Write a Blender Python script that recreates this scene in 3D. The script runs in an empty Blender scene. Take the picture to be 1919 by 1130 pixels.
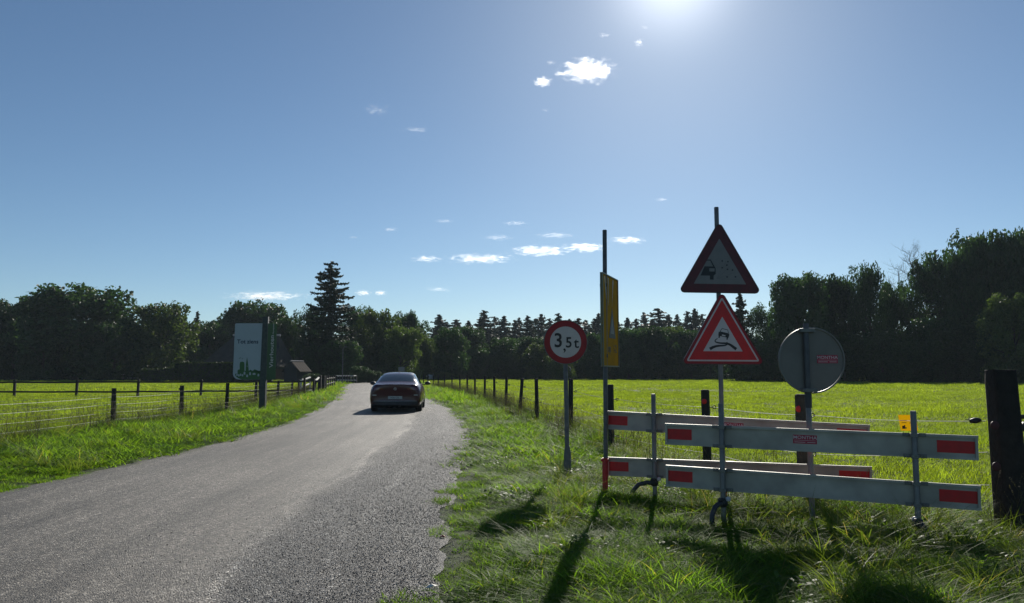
import bpy, bmesh, math, random
import numpy as np
from mathutils import Vector, Matrix, noise as mnoise
R_ = math.radians
rnd = random.Random(7)
rng = np.random.default_rng(11)
scene = bpy.context.scene
COL = scene.collection

# ------------------------------------------------------------------ camera, sky, sun, exposure
F_PX, CX, CY, HOR, EYE = 1450.0, 959.5, 565.0, 698.0, 1.45
PITCH = math.atan((HOR - CY) / F_PX)
cd = bpy.data.cameras.new('camera')
cam = bpy.data.objects.new('camera', cd)
COL.objects.link(cam)
cam.location = (0, 0, EYE)
cam.rotation_euler = (math.pi / 2 + PITCH, 0, 0)
cd.sensor_fit = 'HORIZONTAL'
cd.sensor_width = 36.0
cd.lens = 36.0 * F_PX / 1919.0
cd.clip_start = 0.05
cd.clip_end = 60000
scene.camera = cam

SUN_EL, SUN_AZ = R_(28.0), R_(12.3)        # azimuth clockwise from +Y (the view direction)
world = bpy.data.worlds.new('World')
scene.world = world
world.use_nodes = True
wn = world.node_tree
wn.nodes.clear()
wo = wn.nodes.new('ShaderNodeOutputWorld')
bg = wn.nodes.new('ShaderNodeBackground')
sky = wn.nodes.new('ShaderNodeTexSky')
sky.sky_type = 'NISHITA'
sky.sun_disc = False
sky.sun_elevation = SUN_EL
sky.sun_rotation = SUN_AZ
sky.altitude = 0
sky.air_density = 0.8
sky.dust_density = 0.18
sky.ozone_density = 3.0
bg.inputs['Strength'].default_value = 0.068
tint = wn.nodes.new('ShaderNodeMix'); tint.data_type = 'RGBA'; tint.blend_type = 'MULTIPLY'; tint.inputs[0].default_value = 1
tint.inputs[7].default_value = (.93, 1.03, 1.03, 1)      # white balance of the whole sky
wn.links.new(sky.outputs[0], tint.inputs[6])
# circumsolar aureole: forward scattering round the sun itself
_sd = (math.sin(SUN_AZ) * math.cos(SUN_EL), math.cos(SUN_AZ) * math.cos(SUN_EL), math.sin(SUN_EL))
wtc = wn.nodes.new('ShaderNodeTexCoord'); dt = wn.nodes.new('ShaderNodeVectorMath'); dt.operation = 'DOT_PRODUCT'; dt.inputs[1].default_value = _sd
wn.links.new(wtc.outputs['Generated'], dt.inputs[0])
def _pw(n, k):
    a = wn.nodes.new('ShaderNodeMath'); a.operation = 'MAXIMUM'; a.inputs[1].default_value = 0; wn.links.new(dt.outputs['Value'], a.inputs[0])
    b = wn.nodes.new('ShaderNodeMath'); b.operation = 'POWER'; b.inputs[1].default_value = n; wn.links.new(a.outputs[0], b.inputs[0])
    c = wn.nodes.new('ShaderNodeMath'); c.operation = 'MULTIPLY'; c.inputs[1].default_value = k; wn.links.new(b.outputs[0], c.inputs[0]); return c.outputs[0]
au = wn.nodes.new('ShaderNodeMath'); au.operation = 'ADD'; wn.links.new(_pw(520, 8.0), au.inputs[0]); wn.links.new(_pw(70, 1.1), au.inputs[1])
aadd = wn.nodes.new('ShaderNodeVectorMath'); aadd.operation = 'ADD'; wn.links.new(tint.outputs[2], aadd.inputs[0]); wn.links.new(au.outputs[0], aadd.inputs[1])
wn.links.new(aadd.outputs[0], bg.inputs['Color'])
wn.links.new(bg.outputs[0], wo.inputs['Surface'])

sd = bpy.data.lights.new('sun', 'SUN')
sd.energy = 5.0
sd.angle = R_(0.53)
sd.color = (1.0, 0.94, 0.84)
sun = bpy.data.objects.new('sun', sd)
COL.objects.link(sun)
sdir = Vector((math.sin(SUN_AZ) * math.cos(SUN_EL), math.cos(SUN_AZ) * math.cos(SUN_EL), math.sin(SUN_EL)))
sun.rotation_euler = sdir.to_track_quat('Z', 'Y').to_euler()
scene.view_settings.view_transform = 'Standard'
scene.view_settings.look = 'None'
scene.view_settings.gamma = 1
scene.view_settings.use_curve_mapping = False
scene.view_settings.exposure = 0.2
scene.cycles.max_bounces = 8
scene.cycles.diffuse_bounces = 3
scene.cycles.glossy_bounces = 3
scene.cycles.transmission_bounces = 6
scene.cycles.volume_bounces = 4
scene.cycles.transparent_max_bounces = 8

# ------------------------------------------------------------------ helpers
def at(px, py, d):
    """world point on the ray through photograph pixel (px, py) at world depth Y = d"""
    u, v = (px - CX) / F_PX, (CY - py) / F_PX
    cp, sp = math.cos(PITCH), math.sin(PITCH)
    dx, dy, dz = u, cp - v * sp, sp + v * cp
    k = d / dy
    return Vector((dx * k, d, EYE + dz * k))

def tag(o, label=None, cat=None, group=None, kind=None):
    if label: o['label'] = label
    if cat: o['category'] = cat
    if group: o['group'] = group
    if kind: o['kind'] = kind
    return o

def empty(name, loc=(0, 0, 0), rz=0.0):
    o = bpy.data.objects.new(name, None)
    o.empty_display_size = 0.2
    COL.objects.link(o)
    o.location = loc
    o.rotation_euler = (0, 0, rz)
    return o

class MB:
    """collects geometry and builds one mesh object"""
    def __init__(s): s.v, s.f = [], []
    def add(s, vs, fs):
        b = len(s.v)
        s.v += [tuple(v) for v in vs]
        s.f += [tuple(i + b for i in f) for f in fs]
        return s
    def box(s, c, d, rot=None, bev=0.0):
        x, y, z = d[0] / 2, d[1] / 2, d[2] / 2
        if bev <= 0:
            vs = [Vector((i * x, j * y, k * z)) for i in (-1, 1) for j in (-1, 1) for k in (-1, 1)]
            fs = [(0, 1, 3, 2), (4, 6, 7, 5), (0, 4, 5, 1), (2, 3, 7, 6), (0, 2, 6, 4), (1, 5, 7, 3)]
        else:
            bm = bmesh.new()
            bmesh.ops.create_cube(bm, size=1.0, matrix=Matrix.Diagonal((d[0], d[1], d[2], 1)))
            bmesh.ops.bevel(bm, geom=bm.edges[:], offset=bev, segments=2, affect='EDGES', profile=0.5)
            bm.verts.index_update()
            vs = [v.co.copy() for v in bm.verts]
            fs = [tuple(v.index for v in f.verts) for f in bm.faces]
            bm.free()
        if rot is not None: vs = [rot @ v for v in vs]
        c = Vector(c)
        return s.add([v + c for v in vs], fs)
    def tube(s, pts, radii, n=10, cap=True):
        pts = [Vector(p) for p in pts]
        if not hasattr(radii, '__len__'): radii = [radii] * len(pts)
        b = len(s.v)
        up = Vector((0, 0, 1))
        prev = None
        for i, p in enumerate(pts):
            t = (pts[min(i + 1, len(pts) - 1)] - pts[max(i - 1, 0)]).normalized()
            if prev is None:
                a = t.cross(up)
                if a.length < 1e-3: a = t.cross(Vector((1, 0, 0)))
                a.normalize()
            else:
                a = (prev - t * prev.dot(t)).normalized()
            prev = a
            c = t.cross(a)
            for k in range(n):
                q = 2 * math.pi * k / n
                s.v.append(tuple(p + (a * math.cos(q) + c * math.sin(q)) * radii[i]))
        for i in range(len(pts) - 1):
            for k in range(n):
                k2 = (k + 1) % n
                s.f.append((b + i * n + k, b + (i + 1) * n + k, b + (i + 1) * n + k2, b + i * n + k2))
        if cap:
            s.f.append(tuple(b + k for k in range(n)))
            s.f.append(tuple(b + (len(pts) - 1) * n + k for k in reversed(range(n))))
        return s
    def prism(s, poly, y0, y1, rot=None, off=(0, 0, 0)):
        """2D polygon in local XZ, extruded from y0 (front) to y1"""
        n = len(poly)
        vs = [Vector((p[0], y0, p[1])) for p in poly] + [Vector((p[0], y1, p[1])) for p in poly]
        if rot is not None: vs = [rot @ v for v in vs]
        vs = [v + Vector(off) for v in vs]
        fs = [tuple(range(n)), tuple(reversed(range(n, 2 * n)))]
        fs += [(i, i + n, (i + 1) % n + n, (i + 1) % n) for i in range(n)]
        return s.add(vs, fs)
    def ring(s, outer, inner, y0, y1):
        n = len(outer)
        vs = [(p[0], y0, p[1]) for p in outer] + [(p[0], y0, p[1]) for p in inner] + \
             [(p[0], y1, p[1]) for p in outer] + [(p[0], y1, p[1]) for p in inner]
        fs = []
        for i in range(n):
            j = (i + 1) % n
            fs += [(i, j, n + j, n + i), (2 * n + j, 2 * n + i, 3 * n + i, 3 * n + j),
                   (i, 2 * n + i, 2 * n + j, j), (n + j, 3 * n + j, 3 * n + i, n + i)]
        return s.add(vs, fs)
    def lathe(s, prof, c=(0, 0, 0), n=20, axis='z', rot=None):
        vs = []
        for r, h in prof:
            for k in range(n):
                q = 2 * math.pi * k / n
                p = Vector((r * math.cos(q), r * math.sin(q), h)) if axis == 'z' else Vector((r * math.cos(q), h, r * math.sin(q)))
                if rot is not None: p = rot @ p
                vs.append(p + Vector(c))
        fs = []
        for i in range(len(prof) - 1):
            for k in range(n):
                k2 = (k + 1) % n
                fs.append((i * n + k, i * n + k2, (i + 1) * n + k2, (i + 1) * n + k))
        fs.append(tuple(range(n)))
        fs.append(tuple((len(prof) - 1) * n + k for k in range(n)))
        return s.add(vs, fs)
    def mesh(s, name, mat=None, smooth=False):
        me = bpy.data.meshes.new(name)
        me.from_pydata(s.v, [], s.f)
        if mat: me.materials.append(mat)
        bm = bmesh.new(); bm.from_mesh(me)
        bmesh.ops.recalc_face_normals(bm, faces=bm.faces)
        bm.to_mesh(me); bm.free()
        if smooth:
            me.polygons.foreach_set('use_smooth', [True] * len(me.polygons))
        me.update()
        return me
    def build(s, name, mat, parent=None, smooth=False, autos=None):
        me = s.mesh(name, mat, smooth)
        o = bpy.data.objects.new(name, me)
        COL.objects.link(o)
        o.parent = parent
        if autos:
            try: me.set_sharp_from_angle(angle=R_(autos)); me.polygons.foreach_set('use_smooth', [True] * len(me.polygons))
            except Exception: pass
        return o

def copy_tree(o, parent=None):
    c = o.copy(); COL.objects.link(c); c.parent = parent
    for ch in list(o.children): copy_tree(ch, c)
    return c

# ---- materials
def mat(name, col, rough=0.6, metal=0.0, spec=0.5, noise=None, bump=None, coat=0.0, var=None, trans=0.0):
    """noise=(scale, amount, detail) multiplies the colour; bump=(scale, strength)"""
    m = bpy.data.materials.new(name); m.use_nodes = True
    nt = m.node_tree; N, L = nt.nodes, nt.links
    p = N['Principled BSDF']
    p.inputs['Base Color'].default_value = (*col, 1)
    p.inputs['Roughness'].default_value = rough
    p.inputs['Metallic'].default_value = metal
    p.inputs['Specular IOR Level'].default_value = spec
    p.inputs['Coat Weight'].default_value = coat
    p.inputs['Coat Roughness'].default_value = 0.08
    tc = N.new('ShaderNodeTexCoord')
    last = None
    if noise:
        nz = N.new('ShaderNodeTexNoise'); nz.inputs['Scale'].default_value = noise[0]; nz.inputs['Detail'].default_value = noise[2] if len(noise) > 2 else 5
        L.new(tc.outputs['Object'], nz.inputs['Vector'])
        mr = N.new('ShaderNodeMapRange'); mr.inputs[1].default_value = 0.3; mr.inputs[2].default_value = 0.7
        mr.inputs[3].default_value = 1 - noise[1]; mr.inputs[4].default_value = 1 + noise[1]
        L.new(nz.outputs[0], mr.inputs[0])
        mx = N.new('ShaderNodeVectorMath'); mx.operation = 'SCALE'
        mx.inputs[0].default_value = col
        L.new(mr.outputs[0], mx.inputs['Scale'])
        L.new(mx.outputs[0], p.inputs['Base Color'])
        last = mx.outputs[0]
        mr2 = N.new('ShaderNodeMapRange'); mr2.inputs[3].default_value = max(0, rough - .12); mr2.inputs[4].default_value = min(1, rough + .12)
        L.new(nz.outputs[0], mr2.inputs[0]); L.new(mr2.outputs[0], p.inputs['Roughness'])
    if bump:
        nb = N.new('ShaderNodeTexNoise'); nb.inputs['Scale'].default_value = bump[0]; nb.inputs['Detail'].default_value = 6
        L.new(tc.outputs['Object'], nb.inputs['Vector'])
        b = N.new('ShaderNodeBump'); b.inputs['Strength'].default_value = bump[1]; b.inputs['Distance'].default_value = 0.02
        L.new(nb.outputs[0], b.inputs['Height']); L.new(b.outputs[0], p.inputs['Normal'])
    return m

def leaf_mat(name, c1, c2, trans=0.5, tcol=None, rough=0.5, spec=0.35, nscale=1.5, objrand=0.35, c3=None):
    """blade / leaf: principled + translucent; colour varies by island position noise and per instance"""
    m = bpy.data.materials.new(name); m.use_nodes = True
    nt = m.node_tree; N, L = nt.nodes, nt.links
    p = N['Principled BSDF']; out = N['Material Output']
    p.inputs['Roughness'].default_value = rough
    p.inputs['Specular IOR Level'].default_value = spec
    geo = N.new('ShaderNodeNewGeometry')
    oi = N.new('ShaderNodeObjectInfo')
    tc = N.new('ShaderNodeTexCoord')
    mx = N.new('ShaderNodeMix'); mx.data_type = 'RGBA'
    mx.inputs[6].default_value = (*c1, 1); mx.inputs[7].default_value = (*c2, 1)
    nz = N.new('ShaderNodeTexNoise'); nz.inputs['Scale'].default_value = nscale; nz.inputs['Detail'].default_value = 3
    L.new(geo.outputs['Position'], nz.inputs['Vector'])
    mr = N.new('ShaderNodeMapRange'); mr.inputs[1].default_value = .35; mr.inputs[2].default_value = .65
    L.new(nz.outputs[0], mr.inputs[0])
    ad = N.new('ShaderNodeMath'); ad.operation = 'MULTIPLY_ADD'; ad.inputs[1].default_value = 0.6; 
    L.new(geo.outputs['Random Per Island'], ad.inputs[0])
    sc = N.new('ShaderNodeMath'); sc.operation = 'MULTIPLY'; sc.inputs[1].default_value = 0.4
    L.new(mr.outputs[0], sc.inputs[0]); L.new(sc.outputs[0], ad.inputs[2])
    L.new(ad.outputs[0], mx.inputs[0])
    col = mx.outputs[2]
    if c3:
        gt = N.new('ShaderNodeMath'); gt.operation = 'GREATER_THAN'; gt.inputs[1].default_value = 0.94
        L.new(geo.outputs['Random Per Island'], gt.inputs[0])
        m3 = N.new('ShaderNodeMix'); m3.data_type = 'RGBA'; m3.inputs[7].default_value = (*c3, 1)
        L.new(gt.outputs[0], m3.inputs[0]); L.new(col, m3.inputs[6]); col = m3.outputs[2]
    vr = N.new('ShaderNodeMapRange'); vr.inputs[3].default_value = 1 - objrand; vr.inputs[4].default_value = 1 + objrand
    L.new(oi.outputs['Random'], vr.inputs[0])
    vs = N.new('ShaderNodeVectorMath'); vs.operation = 'SCALE'
    L.new(col, vs.inputs[0]); L.new(vr.outputs[0], vs.inputs['Scale'])
    L.new(vs.outputs[0], p.inputs['Base Color'])
    tr = N.new('ShaderNodeBsdfTranslucent')
    tm = N.new('ShaderNodeVectorMath'); tm.operation = 'MULTIPLY'
    tm.inputs[1].default_value = tcol or (1.5, 1.6, 0.6)
    L.new(vs.outputs[0], tm.inputs[0]); L.new(tm.outputs[0], tr.inputs['Color'])
    ms = N.new('ShaderNodeMixShader'); ms.inputs[0].default_value = trans
    L.new(p.outputs[0], ms.inputs[1]); L.new(tr.outputs[0], ms.inputs[2]); L.new(ms.outputs[0], out.inputs['Surface'])
    return m

M = {}
M['galv'] = mat('galvanised_steel', (.17, .17, .16), .5, .45, noise=(9, .25), bump=(60, .08))
M['galv_dull'] = mat('dull_galvanised_steel', (.13, .135, .13), .6, .3, noise=(12, .3), bump=(60, .08))
M['alu'] = mat('grey_aluminium', (.345, .33, .285), .5, .15, noise=(4, .3, 10), bump=(30, .03))
M['alu_dark'] = mat('dark_sleeve', (.05, .05, .055), .6, 0)
M['red_refl'] = mat('red_reflective_film', (.50, .010, .012), .5, noise=(14, .15))
M['red_sign'] = mat('red_sign_film', (.27, .008, .014), .5, noise=(8, .15))
M['red_sign_worn'] = mat('worn_red_sign_film', (.085, .010, .015), .5, noise=(12, .3))
M['red_paint'] = mat('red_paint', (.42, .02, .02), .5, noise=(20, .3))
M['white_sign'] = mat('white_sign_film', (.50, .485, .475), .45, noise=(6, .08))
M['grey_sign'] = mat('grimy_white_sign_film', (.17, .17, .165), .5, noise=(7, .12))
M['black_print'] = mat('black_print', (.012, .014, .016), .5)
M['line_print'] = mat('grey_print', (.14, .14, .14), .5)
M['sticker_red'] = mat('dark_red_sticker', (.36, .012, .04), .4)
M['sticker_text'] = mat('pale_sticker_print', (.62, .5, .5), .5)
M['yellow_sign'] = mat('yellow_sign_film', (.42, .215, .008), .7, spec=.05, noise=(5, .14))
M['yellow_tag'] = mat('yellow_plastic', (.85, .62, .02), .4)   # replaced below by a translucent one
M['black_rubber'] = mat('black_plastic', (.02, .021, .024), .5, noise=(20, .3))
M['dark_wood'] = mat('dark_stained_wood', (.022, .02, .018), .8, noise=(18, .45), bump=(40, .5))
M['old_wood'] = mat('weathered_dark_timber', (.045, .04, .034), .85, noise=(10, .5), bump=(25, .8))
M['pale_wood'] = mat('bleached_wood', (.42, .41, .38), .75, noise=(16, .3), bump=(40, .4))
M['wire'] = mat('dark_wire', (.07, .075, .07), .5, .5)
M['rope'] = mat('white_fence_rope', (.75, .75, .68), .7)
M['sign_white'] = mat('white_board', (.36, .40, .43), .5, noise=(3, .05))
M['sign_green'] = mat('green_board', (.045, .13, .025), .4, noise=(4, .08), coat=.2)
M['sign_green_dark'] = mat('dark_green_board', (.025, .08, .018), .45, noise=(4, .08))
M['navy_print'] = mat('navy_print', (.015, .03, .06), .5)
M['post_green'] = mat('grey_green_post', (.045, .055, .05), .6, noise=(10, .3), bump=(30, .2))
M['thatch'] = mat('dark_thatch', (.035, .032, .028), .95, noise=(1.2, .4), bump=(12, .9))
M['ridge_tile'] = mat('pale_ridge_tiles', (.40, .36, .33), .7, noise=(4, .25))
M['brick'] = mat('dark_brick', (.09, .05, .04), .85, noise=(6, .3))
M['dark_board'] = mat('black_boards', (.018, .018, .018), .8, noise=(5, .3))
M['roof_tile'] = mat('brown_roof_tiles', (.055, .042, .035), .9, spec=.15, noise=(5, .3), bump=(10, .5))
M['bark'] = mat('bark', (.055, .045, .034), .9, noise=(5, .4), bump=(10, .8))
M['bark_grey'] = mat('dead_bark', (.20, .19, .17), .85, noise=(6, .3))

# ------------------------------------------------------------------ layout curves
_Y = [-30, 0, 4.9, 7, 10.7, 14, 17, 20, 23, 28, 31.4, 40, 50, 60, 72, 90, 107, 125, 150, 200, 330]
_L = [-7.2, -6.5, -6.35, -6.25, -6.1, -5.92, -6.0, -6.2, -6.5, -7.2, -7.75, -9.1, -11.2, -13.2, -15.9, -19.4, -22.2, -24.3, -26, -28, -30]
_R = [.4, -.2, -.42, -.72, -.80, -.86, -.97, -1.15, -1.45, -2.05, -2.5, -4.2, -6.0, -7.9, -10.6, -14.0, -16.8, -18.6, -20.3, -22.3, -24.3]
_yy = np.arange(-30, 330, 0.5)
def _sm(a):
    b = np.interp(_yy, _Y, a)
    k = np.ones(9) / 9
    return np.convolve(np.pad(b, 4, 'edge'), k, 'valid')
_Ls, _Rs = _sm(_L), _sm(_R)
def roadL(y): return np.interp(y, _yy, _Ls)
def roadR(y): return np.interp(y, _yy, _Rs)
FR = [(1500, 8.6), (1323, 10.8), (1145, 14.3), (1069, 18.2), (1007, 22), (973, 26.3), (948, 31), (927, 35.5), (908, 39.5), (890, 44),
      (876, 50), (862, 56), (847, 61), (833, 67), (821, 73), (812, 80), (802, 87), (794, 93), (786, 100)]
FRp = [(at(p, 720, d).x, d) for p, d in FR]
_fry = [-20, 4, 7.0] + [d for _, d in FRp] + [130]
_frx = [9.0, 5.2, 4.42] + [x for x, _ in FRp] + [-17]
def fenceR(y): return np.interp(y, _fry, _frx)
FL = [(-130, 13.3), (213, 19.5), (341, 23.1), (424, 27.0), (478, 32.0), (519, 37.5), (546, 42.5), (560, 51)]
FLp = [(at(p, 760, d).x, d) for p, d in FL]
_fly = [-20, 5] + [d for _, d in FLp] + [62, 68, 90, 107, 130]
_flx = [-10.2, -10.1] + [x for x, _ in FLp] + [-15.5, -16.4, -22, -26, -29]
def fenceL(y): return np.interp(y, _fly, _flx)

def nz2(x, y, s, seed=0.0):
    return mnoise.noise(Vector((x * s + seed, y * s - seed, seed * .37)))
def ground_z(x, y):
    if y > 170 or abs(x) > 150: return 0.0
    dl, dr = roadL(y) - x, x - roadR(y)
    e = max(dl, dr)
    if e <= 0: return 0.0
    k = min(1.0, e / 0.9)
    inside = 1.0 if (x > fenceR(y) + .5 or x < fenceL(y) - .5) else 0.0
    amp = 0.045 if inside else 0.065
    z = k * (0.02 + amp * (0.5 + nz2(x, y, .9) + .5 * nz2(x, y, 2.3, 5.1)))
    return max(0.0, z) * (1 if y < 110 else max(0, (170 - y) / 60))

# ------------------------------------------------------------------ ground
def grid_axis(lo, hi, fine_lo, fine_hi, step, grow=1.12):
    a = list(np.arange(fine_lo, fine_hi, step))
    s = step; x = fine_hi
    while x < hi: a.append(x); s *= grow; x += s
    a.append(hi)
    s = step; x = fine_lo - step; b = []
    while x > lo: b.append(x); s *= grow; x -= s
    b.append(lo)
    return sorted(b) + a
gx = grid_axis(-1400, 1400, -11, 8, .2, 1.10)
gy = grid_axis(-550, 1400, 3, 30, .2, 1.06)
gv = [(x, y, ground_z(x, y)) for y in gy for x in gx]
nx = len(gx)
gf = [(j * nx + i, j * nx + i + 1, (j + 1) * nx + i + 1, (j + 1) * nx + i) for j in range(len(gy) - 1) for i in range(nx - 1)]
me = bpy.data.meshes.new('ground'); me.from_pydata(gv, [], gf); me.polygons.foreach_set('use_smooth', [True] * len(me.polygons))
ground = bpy.data.objects.new('ground', me); COL.objects.link(ground); tag(ground, kind='structure')
m = bpy.data.materials.new('turf_and_soil'); m.use_nodes = True
N, L = m.node_tree.nodes, m.node_tree.links; p = N['Principled BSDF']; p.inputs['Roughness'].default_value = .9; p.inputs['Specular IOR Level'].default_value = .15
tc = N.new('ShaderNodeTexCoord')
n1 = N.new('ShaderNodeTexNoise'); n1.inputs['Scale'].default_value = 7; n1.inputs['Detail'].default_value = 8
n2 = N.new('ShaderNodeTexNoise'); n2.inputs['Scale'].default_value = .12; n2.inputs['Detail'].default_value = 4
L.new(tc.outputs['Object'], n1.inputs['Vector']); L.new(tc.outputs['Object'], n2.inputs['Vector'])
cr = N.new('ShaderNodeValToRGB'); L.new(n1.outputs[0], cr.inputs[0])
cr.color_ramp.elements[0].position = .35; cr.color_ramp.elements[0].color = (.030, .042, .012, 1)
cr.color_ramp.elements[1].position = .68; cr.color_ramp.elements[1].color = (.07, .115, .022, 1)
mm = N.new('ShaderNodeMix'); mm.data_type = 'RGBA'; mm.blend_type = 'MULTIPLY'; mm.inputs[0].default_value = .5
L.new(cr.outputs[0], mm.inputs[6]); L.new(n2.outputs[0], mm.inputs[7]); L.new(mm.outputs[2], p.inputs['Base Color'])
b = N.new('ShaderNodeBump'); b.inputs['Distance'].default_value = .04; b.inputs['Strength'].default_value = .8
L.new(n1.outputs[0], b.inputs['Height']); L.new(b.outputs[0], p.inputs['Normal'])
me.materials.append(m)

# ------------------------------------------------------------------ road
ys = list(np.arange(-25, 40, .12)) + list(np.arange(40, 180, 1.0))
rv, rf, ruv = [], [], []
NC = 25
for j, y in enumerate(ys):
    l, r = float(roadL(y)), float(roadR(y))
    r2 = r + .06 + .14 * nz2(0, y, 1.1, 3.3) + .09 * nz2(0, y, 4.7, 1.3)
    l2 = l - .04 + .06 * nz2(0, y, 1.3, 8.3) + .04 * nz2(0, y, 5.1, 2.3)
    for i in range(NC):
        t = i / (NC - 1)
        x = l2 + (r2 - l2) * t
        crown = .03 * (1 - (2 * t - 1) ** 2)
        rv.append((x, y, .014 + crown)); ruv.append((r - x, y * .05))
for j in range(len(ys) - 1):
    for i in range(NC - 1):
        a = j * NC + i
        rf.append((a, a + 1, a + NC + 1, a + NC))
me = bpy.data.meshes.new('road'); me.from_pydata(rv, [], rf); me.polygons.foreach_set('use_smooth', [True] * len(me.polygons))
uvl = me.uv_layers.new(name='lane')
lv = np.zeros(len(me.loops), dtype=np.int32); me.loops.foreach_get('vertex_index', lv)
uvl.data.foreach_set('uv', np.array(ruv)[lv].astype(np.float32).ravel())
road = bpy.data.objects.new('road', me); COL.objects.link(road); tag(road, kind='structure')

def road_material():
    m = bpy.data.materials.new('chip_sealed_asphalt'); m.use_nodes = True
    nt = m.node_tree; N, L = nt.nodes, nt.links; p = N['Principled BSDF']
    tc = N.new('ShaderNodeTexCoord'); uv = N.new('ShaderNodeUVMap'); uv.uv_map = 'lane'
    sep = N.new('ShaderNodeSeparateXYZ'); L.new(uv.outputs[0], sep.inputs[0])
    def math_(op, a, b=None, c=None):
        n = N.new('ShaderNodeMath'); n.operation = op
        for i, q in enumerate((a, b, c)):
            if q is None: continue
            if isinstance(q, (int, float)): n.inputs[i].default_value = q
            else: L.new(q, n.inputs[i])
        return n.outputs[0]
    def noise_(scale, detail=4, vec=None, rough=.5):
        n = N.new('ShaderNodeTexNoise'); n.inputs['Scale'].default_value = scale; n.inputs['Detail'].default_value = detail; n.inputs['Roughness'].default_value = rough
        L.new(vec or tc.outputs['Object'], n.inputs['Vector']); return n.outputs[0]
    def rng_(v, a, b, c, d):
        n = N.new('ShaderNodeMapRange'); L.new(v, n.inputs[0])
        for i, q in enumerate((a, b, c, d)): n.inputs[i + 1].default_value = q
        n.interpolation_type = 'SMOOTHSTEP'
        return n.outputs[0]
    wob = math_('MULTIPLY_ADD', math_('SUBTRACT', noise_(.8, 5), .5), .7, 0.0)
    w = math_('ADD', sep.outputs[0], wob)               # metres from the right edge
    loose = rng_(w, 1.15, 1.75, 1.0, 0.0)                # loose dark chippings beside the edge
    # stretched coordinates along the lane for tyre tracks
    mp = N.new('ShaderNodeCombineXYZ'); L.new(math_('MULTIPLY', sep.outputs[0], 1.0), mp.inputs[0]); L.new(sep.outputs[1], mp.inputs[1])
    streak = noise_(3.0, 5, mp.outputs[0], .65)
    patch = noise_(.35, 4)
    # stones
    vo = N.new('ShaderNodeTexVoronoi'); vo.inputs['Scale'].default_value = 85; L.new(tc.outputs['Object'], vo.inputs['Vector'])
    sepc = N.new('ShaderNodeSeparateColor'); L.new(vo.outputs['Color'], sepc.inputs[0])
    vo2 = N.new('ShaderNodeTexVoronoi'); vo2.inputs['Scale'].default_value = 85; L.new(tc.outputs['Object'], vo2.inputs['Vector'])
    sepc2 = N.new('ShaderNodeSeparateColor'); L.new(vo2.outputs['Color'], sepc2.inputs[0])
    fine = noise_(95, 3)
    grit = noise_(14, 6, rough=.7)
    worn = N.new('ShaderNodeValToRGB'); L.new(sepc.outputs[0], worn.inputs[0])
    e = worn.color_ramp.elements; e[0].position = 0; e[0].color = (.030, .028, .025, 1); e[1].position = 1; e[1].color = (.42, .385, .33, 1)
    q = e.new(.5); q.color = (.098, .088, .073, 1)
    q = e.new(.86); q.color = (.19, .168, .138, 1)
    lo = N.new('ShaderNodeValToRGB'); L.new(sepc2.outputs[0], lo.inputs[0])
    e = lo.color_ramp.elements; e[0].position = 0; e[0].color = (.007, .007, .008, 1); e[1].position = 1; e[1].color = (.62, .60, .55, 1)
    q = e.new(.45); q.color = (.026, .025, .025, 1)
    q = e.new(.74); q.color = (.075, .073, .07, 1)
    q = e.new(.88); q.color = (.20, .19, .175, 1)
    mx = N.new('ShaderNodeMix'); mx.data_type = 'RGBA'
    L.new(math_('MULTIPLY', loose, rng_(grit, .36, .58, .55, 1)), mx.inputs[0]); L.new(worn.outputs[0], mx.inputs[6]); L.new(lo.outputs[0], mx.inputs[7])
    mulv = math_('MULTIPLY', rng_(streak, .3, .7, .68, 1.34), rng_(patch, .3, .7, .84, 1.14))
    mulv = math_('MULTIPLY', mulv, rng_(grit, .3, .7, .78, 1.2))
    # pale seam of dust between lane and loose chippings
    w2 = math_('ADD', sep.outputs[0], math_('MULTIPLY', math_('SUBTRACT', noise_(.5, 3), .5), .9))
    dseam = math_('ABSOLUTE', math_('SUBTRACT', w2, 1.52))
    seam = rng_(dseam, 0.01, .09, .8, 0.0)
    dseam2 = math_('ABSOLUTE', math_('SUBTRACT', w2, .78))
    seam2 = rng_(dseam2, 0.02, .12, .45, 0.0)
    mulv = math_('MULTIPLY', mulv, math_('ADD', 1.0, math_('ADD', seam, seam2)))
    sc = N.new('ShaderNodeVectorMath'); sc.operation = 'SCALE'; L.new(mx.outputs[2], sc.inputs[0]); L.new(mulv, sc.inputs['Scale'])
    L.new(sc.outputs[0], p.inputs['Base Color'])
    h = math_('ADD', math_('MULTIPLY', vo.outputs['Distance'], -.6), math_('MULTIPLY', math_('MULTIPLY', vo2.outputs['Distance'], loose), -1.6))
    h = math_('ADD', h, math_('MULTIPLY', fine, .4))
    b = N.new('ShaderNodeBump'); b.inputs['Distance'].default_value = .012; b.inputs['Strength'].default_value = .9
    L.new(h, b.inputs['Height']); L.new(b.outputs[0], p.inputs['Normal'])
    p.inputs['Roughness'].default_value = .62
    p.inputs['Specular IOR Level'].default_value = .38
    return m
me.materials.append(road_material())

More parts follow.
